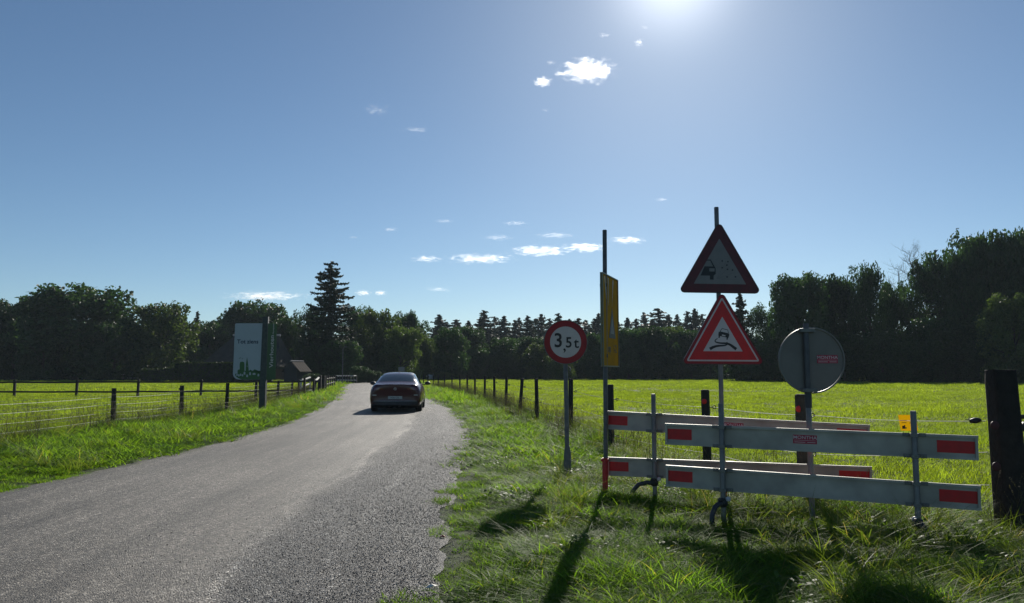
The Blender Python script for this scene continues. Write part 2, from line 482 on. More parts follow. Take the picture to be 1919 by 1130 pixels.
# ------------------------------------------------------------------ grass (geometry-node instances of blade clumps)
def blades(n, rad, hmin, hmax, width, lean=.35, curve=.5, seg=3, seed=0, dirbias=None, tipw=.0):
    g = np.random.default_rng(seed)
    V, Fc = [], []
    for _ in range(n):
        a, r = g.uniform(0, 2 * math.pi), rad * math.sqrt(g.uniform(0, 1))
        bx, by = r * math.cos(a), r * math.sin(a)
        h = g.uniform(hmin, hmax)
        w = width * g.uniform(.6, 1.3)
        if dirbias is not None and g.uniform() < .7: d = dirbias + g.normal(0, .6)
        else: d = g.uniform(0, 2 * math.pi)
        ln = h * max(0, g.normal(lean, .18)); cv = h * max(0, g.normal(curve, .25))
        sx, sy = math.cos(d + 1.57 + g.normal(0, .5)), math.sin(d + 1.57 + g.normal(0, .5))
        b = len(V)
        for k in range(seg + 1):
            t = k / seg
            off = ln * t + cv * t * t
            z = h * (t - .28 * min(1.4, cv / h) * t * t)
            px, py = bx + math.cos(d) * off, by + math.sin(d) * off
            ww = w * (1 - t ** 1.6) * .5 if k < seg else 0
            if k < seg:
                V += [(px - sx * ww, py - sy * ww, z), (px + sx * ww, py + sy * ww, z)]
            else: V.append((px, py, z))
        for k in range(seg - 1):
            Fc.append((b + 2 * k, b + 2 * k + 1, b + 2 * k + 3, b + 2 * k + 2))
        Fc.append((b + 2 * seg - 2, b + 2 * seg - 1, b + 2 * seg))
    return V, Fc

def stalks(n, rad, hmin, hmax, seed=0, head=.07, w=.0022):
    g = np.random.default_rng(seed)
    mb = MB()
    for _ in range(n):
        a, r = g.uniform(0, 6.28), rad * math.sqrt(g.uniform())
        h = g.uniform(hmin, hmax); d = g.uniform(0, 6.28); ln = h * g.uniform(.05, .4)
        P = [Vector((r * math.cos(a) + math.cos(d) * ln * t * t, r * math.sin(a) + math.sin(d) * ln * t * t, h * t * (1 - .1 * t))) for t in (0, .35, .7, 1)]
        mb.tube(P, [w, w * .8, w * .6, w * .4], n=3, cap=False)
        top = P[-1]; dr = (P[-1] - P[-2]).normalized()
        for k in range(9):
            q = top - dr * head * (k / 9) * 1.6
            s = Vector((g.normal(), g.normal(), g.normal() * .5 + .6)).normalized()
            sz = head * .32 * g.uniform(.5, 1)
            side = s.cross(dr).normalized() * sz * .25
            mb.add([q - side, q + side, q + s * sz], [(0, 1, 2)])
    return mb.v, mb.f

def weeds(n, rad, lw, h, seed=0):
    """broad-leaved rosette / clover like leaves"""
    g = np.random.default_rng(seed); V, Fc = [], []
    for _ in range(n):
        a, r = g.uniform(0, 6.28), rad * math.sqrt(g.uniform())
        bx, by, bz = r * math.cos(a), r * math.sin(a), h * g.uniform(.3, 1)
        d = g.uniform(0, 6.28); ti = g.uniform(-.2, .7); L_ = lw * g.uniform(1.1, 2.0); W = lw * g.uniform(.5, .8)
        u = Vector((math.cos(d) * math.cos(ti), math.sin(d) * math.cos(ti), math.sin(ti))); s = Vector((-math.sin(d), math.cos(d), g.normal(0, .2)))
        o = Vector((bx, by, bz)); b = len(V)
        for t, ww, dz in ((0, .1, 0), (.35, 1, .06), (.7, .85, .03), (1, .05, -.12)):
            c = o + u * L_ * t + Vector((0, 0, dz * L_))
            V += [tuple(c - s * W * ww * .5), tuple(c + s * W * ww * .5)]
        Fc += [(b + 2 * k, b + 2 * k + 1, b + 2 * k + 3, b + 2 * k + 2) for k in range(3)]
    return V, Fc

def src_obj(name, VF, material):
    me = bpy.data.meshes.new(name); me.from_pydata(VF[0], [], VF[1]); me.materials.append(material)
    me.polygons.foreach_set('use_smooth', [True] * len(me.polygons))
    return bpy.data.objects.new(name, me)

def scatter(name, pts, rots, scales, variants, label, cat, tilt=None):
    n = len(pts)
    me = bpy.data.meshes.new(name); me.vertices.add(n)
    me.vertices.foreach_set('co', np.asarray(pts, dtype=np.float32).ravel())
    a = me.attributes.new('rot', 'FLOAT_VECTOR', 'POINT'); a.data.foreach_set('vector', np.asarray(rots, dtype=np.float32).ravel())
    a = me.attributes.new('scl', 'FLOAT_VECTOR', 'POINT'); a.data.foreach_set('vector', np.asarray(scales, dtype=np.float32).ravel())
    a = me.attributes.new('pick', 'INT', 'POINT'); a.data.foreach_set('value', rng.integers(0, len(variants), n).astype(np.int32))
    o = bpy.data.objects.new(name, me); COL.objects.link(o)
    ng = bpy.data.node_groups.new(name + '_nodes', 'GeometryNodeTree')
    ng.interface.new_socket('Geometry', in_out='INPUT', socket_type='NodeSocketGeometry')
    ng.interface.new_socket('Geometry', in_out='OUTPUT', socket_type='NodeSocketGeometry')
    N, L = ng.nodes, ng.links
    gi, go = N.new('NodeGroupInput'), N.new('NodeGroupOutput')
    iop = N.new('GeometryNodeInstanceOnPoints'); iop.inputs['Pick Instance'].default_value = True
    jg = N.new('GeometryNodeJoinGeometry')
    for v in reversed(variants):
        oi = N.new('GeometryNodeObjectInfo'); oi.inputs['Object'].default_value = v; oi.inputs['As Instance'].default_value = True
        L.new(oi.outputs['Geometry'], jg.inputs[0])
    def attr(nm, ty):
        q = N.new('GeometryNodeInputNamedAttribute'); q.data_type = ty; q.inputs['Name'].default_value = nm
        return q.outputs['Attribute']
    e2r = N.new('FunctionNodeEulerToRotation'); L.new(attr('rot', 'FLOAT_VECTOR'), e2r.inputs[0])
    L.new(gi.outputs[0], iop.inputs['Points']); L.new(jg.outputs[0], iop.inputs['Instance'])
    L.new(attr('pick', 'INT'), iop.inputs['Instance Index'])
    L.new(e2r.outputs[0], iop.inputs['Rotation']); L.new(attr('scl', 'FLOAT_VECTOR'), iop.inputs['Scale'])
    L.new(iop.outputs[0], go.inputs[0])
    md = o.modifiers.new('instances', 'NODES'); md.node_group = ng
    tag(o, label, cat, kind='stuff')
    return o

G_VERGE = leaf_mat('verge_grass', (.066, .150, .022), (.185, .285, .044), .62, (1.85, 1.85, .55), .55, .10, 1.2, .3, c3=(.30, .28, .10))
G_FIELD = leaf_mat('meadow_grass', (.140, .220, .030), (.245, .325, .048), .60, (1.75, 1.65, .5), .6, .10, .22, .3)
G_TALL = leaf_mat('tall_grass', (.056, .115, .020), (.165, .230, .046), .58, (1.8, 1.65, .6), .5, .14, 1.5, .3, c3=(.32, .29, .14))
M['yellow_tag'] = leaf_mat('yellow_plastic_sheet', (.80, .58, .02), (.82, .60, .02), .55, (1.1, 1.1, .8), .4, .3, 1, 0)
G_STALK = leaf_mat('seed_stalks', (.10, .095, .045), (.19, .165, .08), .3, (1.2, 1.1, .7), .7, .2, 2, .3)
G_WEED = leaf_mat('broad_leaves', (.045, .10, .018), (.12, .20, .03), .5, (1.6, 1.6, .4), .5, .12, 2, .35)

def jitter_points(y0, y1, step, keep, xlim=lambda y: .74 * y + 1.6):
    P = []
    y = y0
    while y < y1:
        xm = xlim(y)
        xs = np.arange(-xm, xm, step)
        xs = xs + rng.uniform(-.6, .6, len(xs)) * step
        yv = y + rng.uniform(-.6, .6, len(xs)) * step
        for a, b in zip(xs, yv):
            if keep(a, b): P.append((a, b))
        y += step
    return P
def finish(P, smin, smax, hfun=None, tilt=.08):
    pts, rot, sc = [], [], []
    for x, y in P:
        s = rng.uniform(smin, smax)
        h = s * (hfun(x, y) if hfun else 1)
        pts.append((x, y, ground_z(x, y) - .005 + (.02 if roadL(y) + .2 < x < roadR(y) else 0))); rot.append((rng.normal(0, tilt), rng.normal(0, tilt), rng.uniform(0, 6.28))); sc.append((s, s, h))
    return pts, rot, sc
def on_verge(x, y):
    r = roadR(y); l = roadL(y)
    return (x > r + .02 and x < fenceR(y) + .35) or (x < l - .0 and x > fenceL(y) - .35)
def on_field(x, y):
    return x > fenceR(y) + .2 or x < fenceL(y) - .2
def edge_d(x, y): return max(x - roadR(y), roadL(y) - x)

lush = [src_obj('verge_clump', blades(110, .16, .04, .15, .0075, .55, 1.0, 4, 100 + i), G_VERGE) for i in range(6)]
short = [src_obj('short_clump', blades(90, .12, .02, .07, .0055, .6, .7, 3, 200 + i), G_VERGE) for i in range(4)]
tall = [src_obj('tall_clump', blades(70, .13, .16, .50, .009, .45, .9, 5, 300 + i), G_TALL) for i in range(5)]
mid = [src_obj('verge_mid_clump', blades(100, .36, .07, .24, .016, .45, .9, 3, 400 + i), G_VERGE) for i in range(4)]
far = [src_obj('verge_far_clump', blades(90, .8, .10, .32, .03, .4, .6, 2, 500 + i), G_VERGE) for i in range(3)]
fnear = [src_obj('field_clump', blades(130, .30, .05, .13, .009, .4, .6, 3, 600 + i), G_FIELD) for i in range(4)]
fmid = [src_obj('field_mid_clump', blades(190, .65, .05, .12, .015, .4, .5, 2, 700 + i), G_FIELD) for i in range(3)]
ffar = [src_obj('field_far_clump', blades(260, 1.3, .06, .13, .034, .4, .4, 2, 800 + i), G_FIELD) for i in range(3)]
stk = [src_obj('stalk_clump', stalks(16, .25, .35, .75, 900 + i), G_STALK) for i in range(4)]
wds = [src_obj('weed_clump', weeds(26, .14, .035, .10, 950 + i), G_WEED) for i in range(4)]

def hverge(x, y):
    e = edge_d(x, y)
    k = .35 + min(1, e / 1.0) * .65
    return k * (0.85 + .9 * nz2(x, y, .8, 2.7))
# near lush verge
P = jitter_points(2.6, 12, .125, lambda x, y: on_verge(x, y) and edge_d(x, y) > .45 + .5 * nz2(x, y, 1.4, 6))
scatter('verge_grass', *finish(P, .8, 1.3, hverge, .12), lush, 'lush uneven verge grass between the road and the fence, close by', 'grass')
P = jitter_points(2.6, 14, .11, lambda x, y: x < fenceR(y) and x > fenceL(y) and edge_d(x, y) > (-.32 if y < 6.6 and x < 0 and x > -3 else -.06) and edge_d(x, y) < 1.3 and (nz2(x, y, 2.4, 9) + .8 * min(0, edge_d(x, y)) + .35 * min(1, edge_d(x, y) / .6) > .02))
scatter('edge_grass', *finish(P, .6, 1.3), short, 'short tufts of grass creeping onto the gravel road edge', 'grass')
P = jitter_points(12, 34, .30, lambda x, y: on_verge(x, y) and edge_d(x, y) > .1)
scatter('roadside_grass', *finish(P, .8, 1.25, hverge), mid, 'rough grass on both verges in the middle distance', 'grass')
P = jitter_points(34, 130, .8, lambda x, y: on_verge(x, y) and edge_d(x, y) > .2)
scatter('distant_verge_grass', *finish(P, .8, 1.2, hverge), far, 'distant verge grass along the bend of the road', 'grass')
# field
P = jitter_points(5, 22, .28, on_field)
scatter('meadow_grass', *finish(P, .8, 1.25, lambda x, y: .9 + .5 * nz2(x, y, .5, 4)), fnear, 'short bright meadow grass just beyond the fences', 'grass')
P = jitter_points(22, 55, .62, on_field)
scatter('open_meadow_grass', *finish(P, .8, 1.2, lambda x, y: .9 + .5 * nz2(x, y, .3, 4)), fmid, 'sunlit meadow grass in the middle of the fields', 'grass')
P = jitter_points(55, 150, 1.35, on_field)
scatter('far_meadow_grass', *finish(P, .8, 1.2, lambda x, y: .9 + .4 * nz2(x, y, .1, 4)), ffar, 'far meadow grass reaching to the edge of the wood', 'grass')
# tall tufts, along the right fence and under the barrier, and the left fence
def tall_keep(x, y):
    if 1.9 < x < fenceR(y) + .3 and 4.2 < y < 7.6 and nz2(x, y, 1.6, 44) > -.12: return True
    if (x - 1.05) ** 2 + ((y - 9.9) / 1.0) ** 2 < .55 and x > .55: return True
    e = x - fenceR(y)
    if x > roadR(y) + .9 and x < fenceR(y) + .5:
        if y < 9.5 and x > 1.4 and y > 5.6: return nz2(x, y, 1.3, 12) > -.12 + max(0, (2.2 - x) * .25)
        if y <= 5.6 or x < 1.4: return nz2(x, y, 1.3, 12) > .30 + .1 * (y < 12)
        return (nz2(x, y, .8, 12) > .12) or (abs(e) < .45)
    if x < roadL(y) - .8 and abs(x - fenceL(y)) < .8: return nz2(x, y, .8, 12) > -.1
    if x < roadL(y) - .3 and x > fenceL(y): return nz2(x, y, .9, 3) > .25
    return False
P = jitter_points(3.0, 14, .24, tall_keep)
scatter('tall_grass', *finish(P, .38, .85, None, .18), tall, 'tall leaning grass tufts around the barrier, sign poles and fence posts', 'grass')
P = jitter_points(14, 40, .45, tall_keep)
scatter('tall_roadside_grass', *finish(P, .6, 1.1, None, .18), tall, 'tall pale tufts along the fences farther down the road', 'grass')
def stalk_keep(x, y):
    if abs(x - fenceR(y) + .1) < (.55 if y > 13 else .25) or (y < 60 and abs(x - fenceL(y)) < .7): return nz2(x, y, .5, 22) > -.25
    return False
P = jitter_points(5, 75, .38, stalk_keep)
scatter('seed_stalks', *finish(P, .6, 1.15, None, .1), stk, 'brown flowering grass stalks standing along the fence lines', 'grass')
P = jitter_points(3, 13, .26, lambda x, y: on_verge(x, y) and edge_d(x, y) > .5 and nz2(x, y, 1.1, 31) > .12)
scatter('verge_weeds', *finish(P, .6, 1.3), wds, 'broad-leaved weeds growing low among the verge grass', 'weeds')
# loose chippings
st = []
for i in range(4):
    g = np.random.default_rng(40 + i)
    bm = bmesh.new(); bmesh.ops.create_icosphere(bm, subdivisions=1, radius=1)
    for v in bm.verts: v.co *= g.uniform(.65, 1.15)
    bm.verts.index_update()
    st.append(src_obj('chipping', ([tuple(v.co) for v in bm.verts], [tuple(v.index for v in f.verts) for f in bm.faces]), None or M['galv']))
    bm.free()
ms = bpy.data.materials.new('stone_chips'); ms.use_nodes = True
N, L = ms.node_tree.nodes, ms.node_tree.links
oi = N.new('ShaderNodeObjectInfo'); cr = N.new('ShaderNodeValToRGB'); L.new(oi.outputs['Random'], cr.inputs[0]); L.new(cr.outputs[0], N['Principled BSDF'].inputs['Base Color'])
cr.color_ramp.elements[0].color = (.02, .02, .022, 1); cr.color_ramp.elements[1].color = (.5, .48, .45, 1); cr.color_ramp.elements.new(.6).color = (.14, .135, .125, 1)
N['Principled BSDF'].inputs['Roughness'].default_value = .55
for o in st:
    o.data.materials.clear(); o.data.materials.append(ms); o.data.polygons.foreach_set('use_smooth', [False] * len(o.data.polygons))
cp, crr, cs = [], [], []
for _ in range(34000):
    y = 3.2 + 5.5 * rng.exponential()
    if y > 32: continue
    w = abs(rng.normal(.0, .62)) if rng.uniform() < .97 else rng.uniform(-.25, 2.6)
    if rng.uniform() < .12: w = -w * .25
    x = float(roadR(y)) - w
    if x < -5: continue
    z = .02 + (.03 if w > .3 else 0) if w > -.02 else ground_z(x, y) + .004
    t = (x - float(roadL(y))) / (float(roadR(y)) - float(roadL(y)))
    if w > 0: z = .014 + .03 * (1 - (2 * min(1, t) - 1) ** 2) + .003
    s = rng.uniform(.002, .0055)
    cp.append((x, y, z)); crr.append(rng.uniform(0, 6.28, 3)); cs.append((s, s * rng.uniform(.7, 1.2), s * rng.uniform(.5, .9)))
scatter('loose_chippings', cp, crr, cs, st, 'loose stone chippings lying along the right side of the road', 'gravel')
# ------------------------------------------------------------------ text and flat prints
def text_part(s, size, material, parent, loc, name='lettering', align='CENTER', rot=(math.pi / 2, 0, 0), xs=1.0, off=0.0, ext=.0006):
    cu = bpy.data.curves.new('t', 'FONT'); cu.body = s; cu.size = size; cu.align_x = align; cu.align_y = 'CENTER'
    cu.extrude = ext; cu.offset = off; cu.resolution_u = 4
    t = bpy.data.objects.new('t', cu); COL.objects.link(t)
    bpy.context.view_layer.update()
    me = bpy.data.meshes.new_from_object(t.evaluated_get(bpy.context.evaluated_depsgraph_get()))
    bpy.data.objects.remove(t)
    me.name = name; me.materials.clear(); me.materials.append(material)
    o = bpy.data.objects.new(name, me); COL.objects.link(o); o.parent = parent
    o.location = loc; o.rotation_euler = rot; o.scale = (xs, 1, 1)
    return o
def circle(r, n=40, cx=0, cz=0): return [(cx + r * math.cos(2 * math.pi * k / n), cz + r * math.sin(2 * math.pi * k / n)) for k in range(n)]
def tri(side, rad, n=5):
    """rounded triangle, centroid at origin, apex up"""
    R = side / math.sqrt(3); out = []
    for q in range(3):
        a = math.pi / 2 + q * 2 * math.pi / 3
        c = ((R - 2 * rad) * math.cos(a), (R - 2 * rad) * math.sin(a))
        for k in range(n + 1):
            b = a - math.pi / 3 + 2 * math.pi / 3 * k / n
            out.append((c[0] + rad * math.cos(b), c[1] + rad * math.sin(b)))
    return out
def pole(mb, x, y, z0, z1, r, lean=(0, 0), n=14):
    mb.tube([(x, y, z0), (x + lean[0], y + lean[1], z1 - .004), (x + lean[0], y + lean[1], z1)], [r, r, r * .9], n=n)
def bolts(mb, cs, r=.006, y=-.004):
    for c in cs: mb.lathe([(r, 0), (r, y)], c, n=6, axis='y')
def clamp(mb, x, y, z, w, r):
    """strap round a pole with two eared plates and bolts"""
    mb.box((x, y - r - .004, z), (r * 2.3, .004, .03))
    for s in (-1, 1):
        mb.box((x + s * (r * 1.15), y - .004, z), (.004, r * 2, .03))
        mb.box((x + s * (w / 2 + r) / 1.0 * .62, y + r - .003, z), (w * .36, .006, .032), bev=.002)
        bolts(mb, [(x + s * w * .34, y + r - .006, z), (x + s * w * .5, y + r - .006, z)], .007, -.008)

# ------------------------------------------------------------------ weight limit sign
g = at(1063, 845, 10.6)
t = empty('weight_limit_sign', (g.x, g.y, ground_z(g.x, g.y))); tag(t, 'round white sign with red rim reading 3,5 t on a grey pole', 'traffic sign')
zb = t.location.z
zc = at(1060.5, 641, 10.6).z - zb
mb = MB(); pole(mb, .01, .035, -.3, zc + .10, .030, (-.012, 0)); mb.build('pole', M['galv_dull'], t, autos=40)
mb = MB(); mb.tube([(.01, .035, -.1), (.01, .035, .30), (.008, .035, .42)], [.052, .05, .033], n=14); mb.build('base_sleeve', M['galv_dull'], t, autos=40)
o = MB().prism(circle(.298, 48), .004, .010).build('sign_plate', M['galv_dull'], t, autos=40); o.location = (0, 0, zc)
rim = MB().ring(circle(.302, 48), circle(.294, 48), -.006, .022).build('folded_edge', M['galv_dull'], t, autos=40); rim.location = (0, 0, zc)
o = MB().ring(circle(.294, 48), circle(.214, 48), .0022, .0045).build('red_border', M['red_sign'], t); o.location = (0, 0, zc)
o = MB().prism(circle(.214, 48), .0024, .0045).build('white_face', M['white_sign'], t); o.location = (0, 0, zc)
text_part('3', .27, M['black_print'], t, (-.10, .0015, zc + .015), off=.0045, xs=.95)
text_part(',', .24, M['black_print'], t, (-.016, .0015, zc - .045), off=.001)
text_part('5', .20, M['black_print'], t, (.044, .0015, zc - .012), off=.0035, xs=.95)
text_part('t', .20, M['black_print'], t, (.148, .0015, zc - .018), off=.003)
for dz in (.06, -.12): MB().box((.01, .03, zc + dz), (.10, .04, .035), bev=.004).build('bracket', M['galv_dull'], t)
mb = MB(); mb.tube([(.04, .03, zc - .34), (.062, .02, zc - .36), (.06, .01, zc - .40)], .009, n=6); mb.build('lock_ring', M['galv_dull'], t)
t.rotation_euler = (R_(0), R_(-.4), R_(4))

# ------------------------------------------------------------------ yellow diversion panel
g = at(1135, 915, 8.55)
x0, z0 = g.x, ground_z(g.x, 8.55)
t = empty('roadworks_information_sign', (x0, 8.55, z0)); tag(t, 'tall yellow roadworks panel seen nearly edge on, on a dark pole with red foot', 'traffic sign')
ztop = at(1137, 431, 8.55).z - z0
mb = MB(); pole(mb, 0, .0, -.3, ztop, .0245, (.02, 0)); mb.build('pole', M['alu_dark'] if False else mat('dark_weathered_steel', (.10, .105, .10), .5, .5, noise=(14, .3)), t, autos=40)
mb = MB(); mb.tube([(-.004, 0, -.2), (-.004, 0, at(1132, 858, 8.55).z - z0)], [.031, .031], n=12); mb.box((-.006, 0, at(1132, 862, 8.55).z - z0), (.085, .04, .03), bev=.004); mb.build('foot_sleeve', M['red_paint'], t, autos=40)
pan = MB(); pz1, pz0 = at(1131, 513, 8.5).z - z0, at(1131, 687, 8.5).z - z0
H = pz1 - pz0; W = .79
pr = empty_rot = math.atan2(.745, .27)          # panel runs away from the camera
def panel_part(mb, name, material, loc=(0, 0, 0)):
    o = mb.build(name, material, t); o.location = (-.042 + loc[0], -.20 + loc[1], (pz0 + pz1) / 2 + loc[2]); o.rotation_euler = (0, 0, pr); return o
rr = [(-.0, -H / 2), (W, -H / 2), (W, H / 2), (0, H / 2)]
panel_part(MB().prism([(p[0], p[1]) for p in rr], -.004, .004), 'panel', M['yellow_sign'])
ri = [(.012, -H / 2 + .012), (W - .012, -H / 2 + .012), (W - .012, H / 2 - .012), (.012, H / 2 - .012)]
panel_part(MB().ring(rr, ri, -.014, .020), 'panel_edge', mat('grey_olive_edge', (.16, .17, .12), .5, .3))
# warning triangle print and lettering on the near face
cxp, czp = .47, -.03
T = [(cxp - .17, czp - .16), (cxp + .17, czp - .16), (cxp, czp + .19)]
Ti = [(cxp - .09, czp - .11), (cxp + .09, czp - .11), (cxp, czp + .09)]
panel_part(MB().ring([(a, b) for a, b in T], [(a, b) for a, b in Ti], -.0065, -.0045), 'warning_triangle', M['black_print'])
panel_part(MB().prism(Ti, -.0062, -.0045), 'triangle_face', M['grey_sign'])
panel_part(MB().prism([(cxp - .05, czp - .10), (cxp + .05, czp - .10), (cxp + .02, czp - .02), (cxp - .03, czp - .04)], -.0075, -.0062), 'triangle_symbol', M['line_print'])
for s, dx in (('op', .32), ("1-2", .60)):
    o = text_part(s, .13, M['black_print'], t, (0, 0, 0), off=.002)
    o.rotation_euler = (math.pi / 2, 0, pr)
    q = Matrix.Rotation(pr, 3, 'Z') @ Vector((dx, -.0062, 0)); o.location = (-.042 + q.x, -.20 + q.y, (pz0 + pz1) / 2 - .31)
# worn, scuffed film near the top, its glare painted in as pale streaks
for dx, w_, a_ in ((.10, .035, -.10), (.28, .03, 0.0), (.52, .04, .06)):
    panel_part(MB().prism([(dx, H / 2 - .03), (dx + w_, H / 2 - .03), (dx + w_ * .6 - a_, H / 2 - .30), (dx + w_ * .45 - a_, H / 2 - .34)], -.0060, -.0045), 'worn_glare_streak', mat('worn_glare_streak', (.45, .42, .36), .5, noise=(12, .4)))
for zz in (pz1 - .12, pz0 + .12): MB().box((0, 0, zz), (.075, .07, .04), bev=.005).build('bracket', M['galv_dull'], t)

# ------------------------------------------------------------------ two warning triangles on one pole
g = at(1357, 880, 8.3); x0, z0 = g.x, ground_z(g.x, 8.3)
zt = at(1344, 387, 8.3).z - z0
t = empty('triangular_warning_signs', (x0, 8.3, z0)); tag(t, 'galvanised pole carrying two red rimmed warning triangles, loose chippings above slippery road', 'traffic sign')
mb = MB(); pole(mb, 0, .035, -.3, zt, .0245, (at(1344, 387, 8.3).x - x0, 0)); mb.build('pole', M['galv'], t, autos=40)
zr = at(1360, 866, 8.3).z - z0
mb = MB(); mb.tube([(0, .035, -.2), (0, .035, zr)], [.031, .031], n=12); mb.box((.015, .03, zr - .01), (.20, .035, .035), bev=.004); mb.build('foot_sleeve', M['red_paint'], t, autos=40)
def triangle(px, py, border, side, worn, roll):
    c = at(px, py, 8.3); c = Vector((c.x - x0, 0, c.z - z0))
    e = bpy.data.objects.new('warning_triangle', MB().prism(tri(side, .035), .004, .010).mesh('warning_triangle', M['galv_dull'])); COL.objects.link(e)
    e.parent = t; e.location = c; e.rotation_euler = (0, roll, R_(3))
    MB().ring(tri(side + .008, .04), tri(side - .012, .033), -.004, .020).build('folded_edge', M['black_rubber'] if worn else M['red_sign_worn'], e)
    return e
# upper: worn red, grey face, loose chippings
Hs = .90 / 2 / math.sqrt(3)
e = triangle(1349, 549 - Hs / 8.3 * F_PX, 0, .905, True, R_(.6))
e['label'] = 'upper triangle, dull and worn, with car throwing up stones'
MB().ring(tri(.885, .03), tri(.575, .004), .0018, .004).build('red_border', M['red_sign_worn'], e)
MB().prism(tri(.575, .004), .0022, .004).build('face', M['grey_sign'], e)
b0 = -.575 / 2 / math.sqrt(3)      # bottom of inner triangle
U = .575
mb = MB()
def P2(u, v): return ((u - .5) * U, b0 + v * U)     # u,v in inner triangle widths
def poly(pts): mb.prism([P2(*p) for p in pts], .0008, .0022)
poly([(.13, .155), (.21, .33), (.40, .33), (.42, .30), (.42, .19), (.38, .155), (.38, .08), (.31, .08), (.31, .155)])
poly([(.26, .46), (.33, .46), (.40, .33), (.375, .33), (.32, .44), (.25, .44)])
mb.build('car_symbol', M['black_print'], e)
mb = MB(); poly([(.30, .235), (.40, .235), (.40, .295), (.30, .295)]); o = mb.build('car_window', M['grey_sign'], e); o.location.y = -.0012
mb = MB()
for (u, v) in ((.62, .44), (.70, .35), (.78, .22), (.80, .09)):
    a, b_ = Vector((.44, .10)), Vector((u, v)); d = (b_ - a).normalized(); n_ = Vector((-d.y, d.x)) * .004
    mb = MB(); poly([tuple(a - n_), tuple(b_ - n_), tuple(b_ + n_), tuple(a + n_)])
    mb.build('spray_line', M['line_print'], e)
mb = MB()
for (u, v, a_) in ((.55, .44, 1), (.66, .43, 1.2), (.55, .31, .6), (.64, .36, .3), (.65, .28, .1), (.745, .27, .7), (.64, .135, 0), (.80, .14, .1)):
    pts = [(.014, .010), (-.014, .016), (-.020, -.008), (.006, -.014)]
    mb = MB(); poly([(u + p[0] * math.cos(a_) - p[1] * math.sin(a_), v + p[0] * math.sin(a_) + p[1] * math.cos(a_)) for p in pts])
    mb.build('stone_symbol', M['black_print'], e)
# lower: bright red, white outline, slippery road
e = triangle(1354.5, 682 - Hs / 8.3 * F_PX, 0, .905, False, R_(.3))
e['label'] = 'lower triangle, bright red with a thin white outline and skidding car'
MB().prism(tri(.888, .03), .0030, .004).build('red_field', M['red_sign'], e)
MB().ring(tri(.80, .014), tri(.745, .002), .0018, .0030).build('white_outline', M['white_sign'], e)
MB().ring(tri(.745, .002), tri(.43, .002), .0015, .0030).build('red_border', M['red_refl'], e)
MB().prism(tri(.43, .002), .0015, .0030).build('face', M['white_sign'], e)
U = .43; b0 = -U / 2 / math.sqrt(3)
def stroke(pts, w0, w1):
    out_a, out_b = [], []
    n = len(pts)
    for i, p in enumerate(pts):
        a = Vector(pts[max(0, i - 1)]); b_ = Vector(pts[min(n - 1, i + 1)]); d = (b_ - a).normalized(); q = Vector((-d.y, d.x)); w = (w0 + (w1 - w0) * i / (n - 1)) / 2
        out_a.append(tuple(Vector(p) + q * w)); out_b.append(tuple(Vector(p) - q * w))
    for i in range(n - 1): poly([out_a[i], out_a[i + 1], out_b[i + 1], out_b[i]])
def bez(a, b_, c, d, n=9):
    a, b_, c, d = map(Vector, (a, b_, c, d))
    return [tuple(a * (1 - t) ** 3 + b_ * 3 * t * (1 - t) ** 2 + c * 3 * t * t * (1 - t) + d * t ** 3) for t in [k / n for k in range(n + 1)]]
def Rr(u, v, a=-.22, c=(.53, .42)): 
    return (c[0] + u * math.cos(a) - v * math.sin(a), c[1] + u * math.sin(a) + v * math.cos(a))
mb = MB()
poly([Rr(-.13, -.06), Rr(.13, -.06), Rr(.14, .03), Rr(.10, .055), Rr(-.10, .055), Rr(-.14, .03)])
poly([Rr(-.12, -.11), Rr(-.085, -.11), Rr(-.085, -.05), Rr(-.12, -.05)]); poly([Rr(.085, -.11), Rr(.12, -.11), Rr(.12, -.05), Rr(.085, -.05)])
stroke([Rr(-.11, .05), Rr(-.075, .135), Rr(.075, .135), Rr(.11, .05)], .016, .016)
mb.build('car_symbol', M['black_print'], e)
mb = MB(); poly([Rr(-.045, -.04), Rr(.045, -.04), Rr(.045, -.01), Rr(-.045, -.01)]); o = mb.build('plate_symbol', M['white_sign'], e); o.location.y = -.0012
mb = MB()
stroke(bez((.37, .32), (.22, .24), (.34, .20), (.55, .20)) + bez((.55, .20), (.68, .20), (.74, .12), (.84, .055))[1:], .018, .075)
stroke(bez((.60, .235), (.66, .17), (.58, .14), (.44, .14)) + bez((.44, .14), (.30, .13), (.24, .10), (.17, .055))[1:], .018, .075)
mb.build('skid_mark', M['black_print'], e)
for zz in (at(1350, 470, 8.3).z - z0, at(1352, 620, 8.3).z - z0): MB().box((-.02, .03, zz), (.11, .045, .035), bev=.004).build('bracket', M['galv_dull'], t)

# ------------------------------------------------------------------ stickers
def sticker(parent, loc, rz, w, h, name='sticker'):
    s = MB().prism([(-w / 2, -h / 2), (w / 2, -h / 2), (w / 2, h / 2), (-w / 2, h / 2)], -.001, 0).build(name, M['sticker_red'], parent)
    s.location = loc; s.rotation_euler = (0, 0, rz)
    # children would be a fourth level on deeper parts, so prints are only added when parent is the thing
    host = s if parent.parent is None else parent
    ho = Vector((0, 0, 0)) if host is s else Vector(loc)
    text_part('MONTHA', h * .52, M['sticker_text'], host, ho + Vector((0, -.0016, h * .19)), xs=w * .92 / (h * .52 * 4.05), off=.0003, ext=.0004)
    mb = MB()
    mb.box((0, -.0015, -h * .12), (w * .90, .0008, h * .035)); mb.box((-w * .21, -.0015, -h * .33), (w * .46, .0008, h * .06)); mb.box((w * .27, -.0015, -h * .33), (w * .34, .0008, h * .06))
    o = mb.build('small_print', M['sticker_text'], host); o.location = ho
    return s

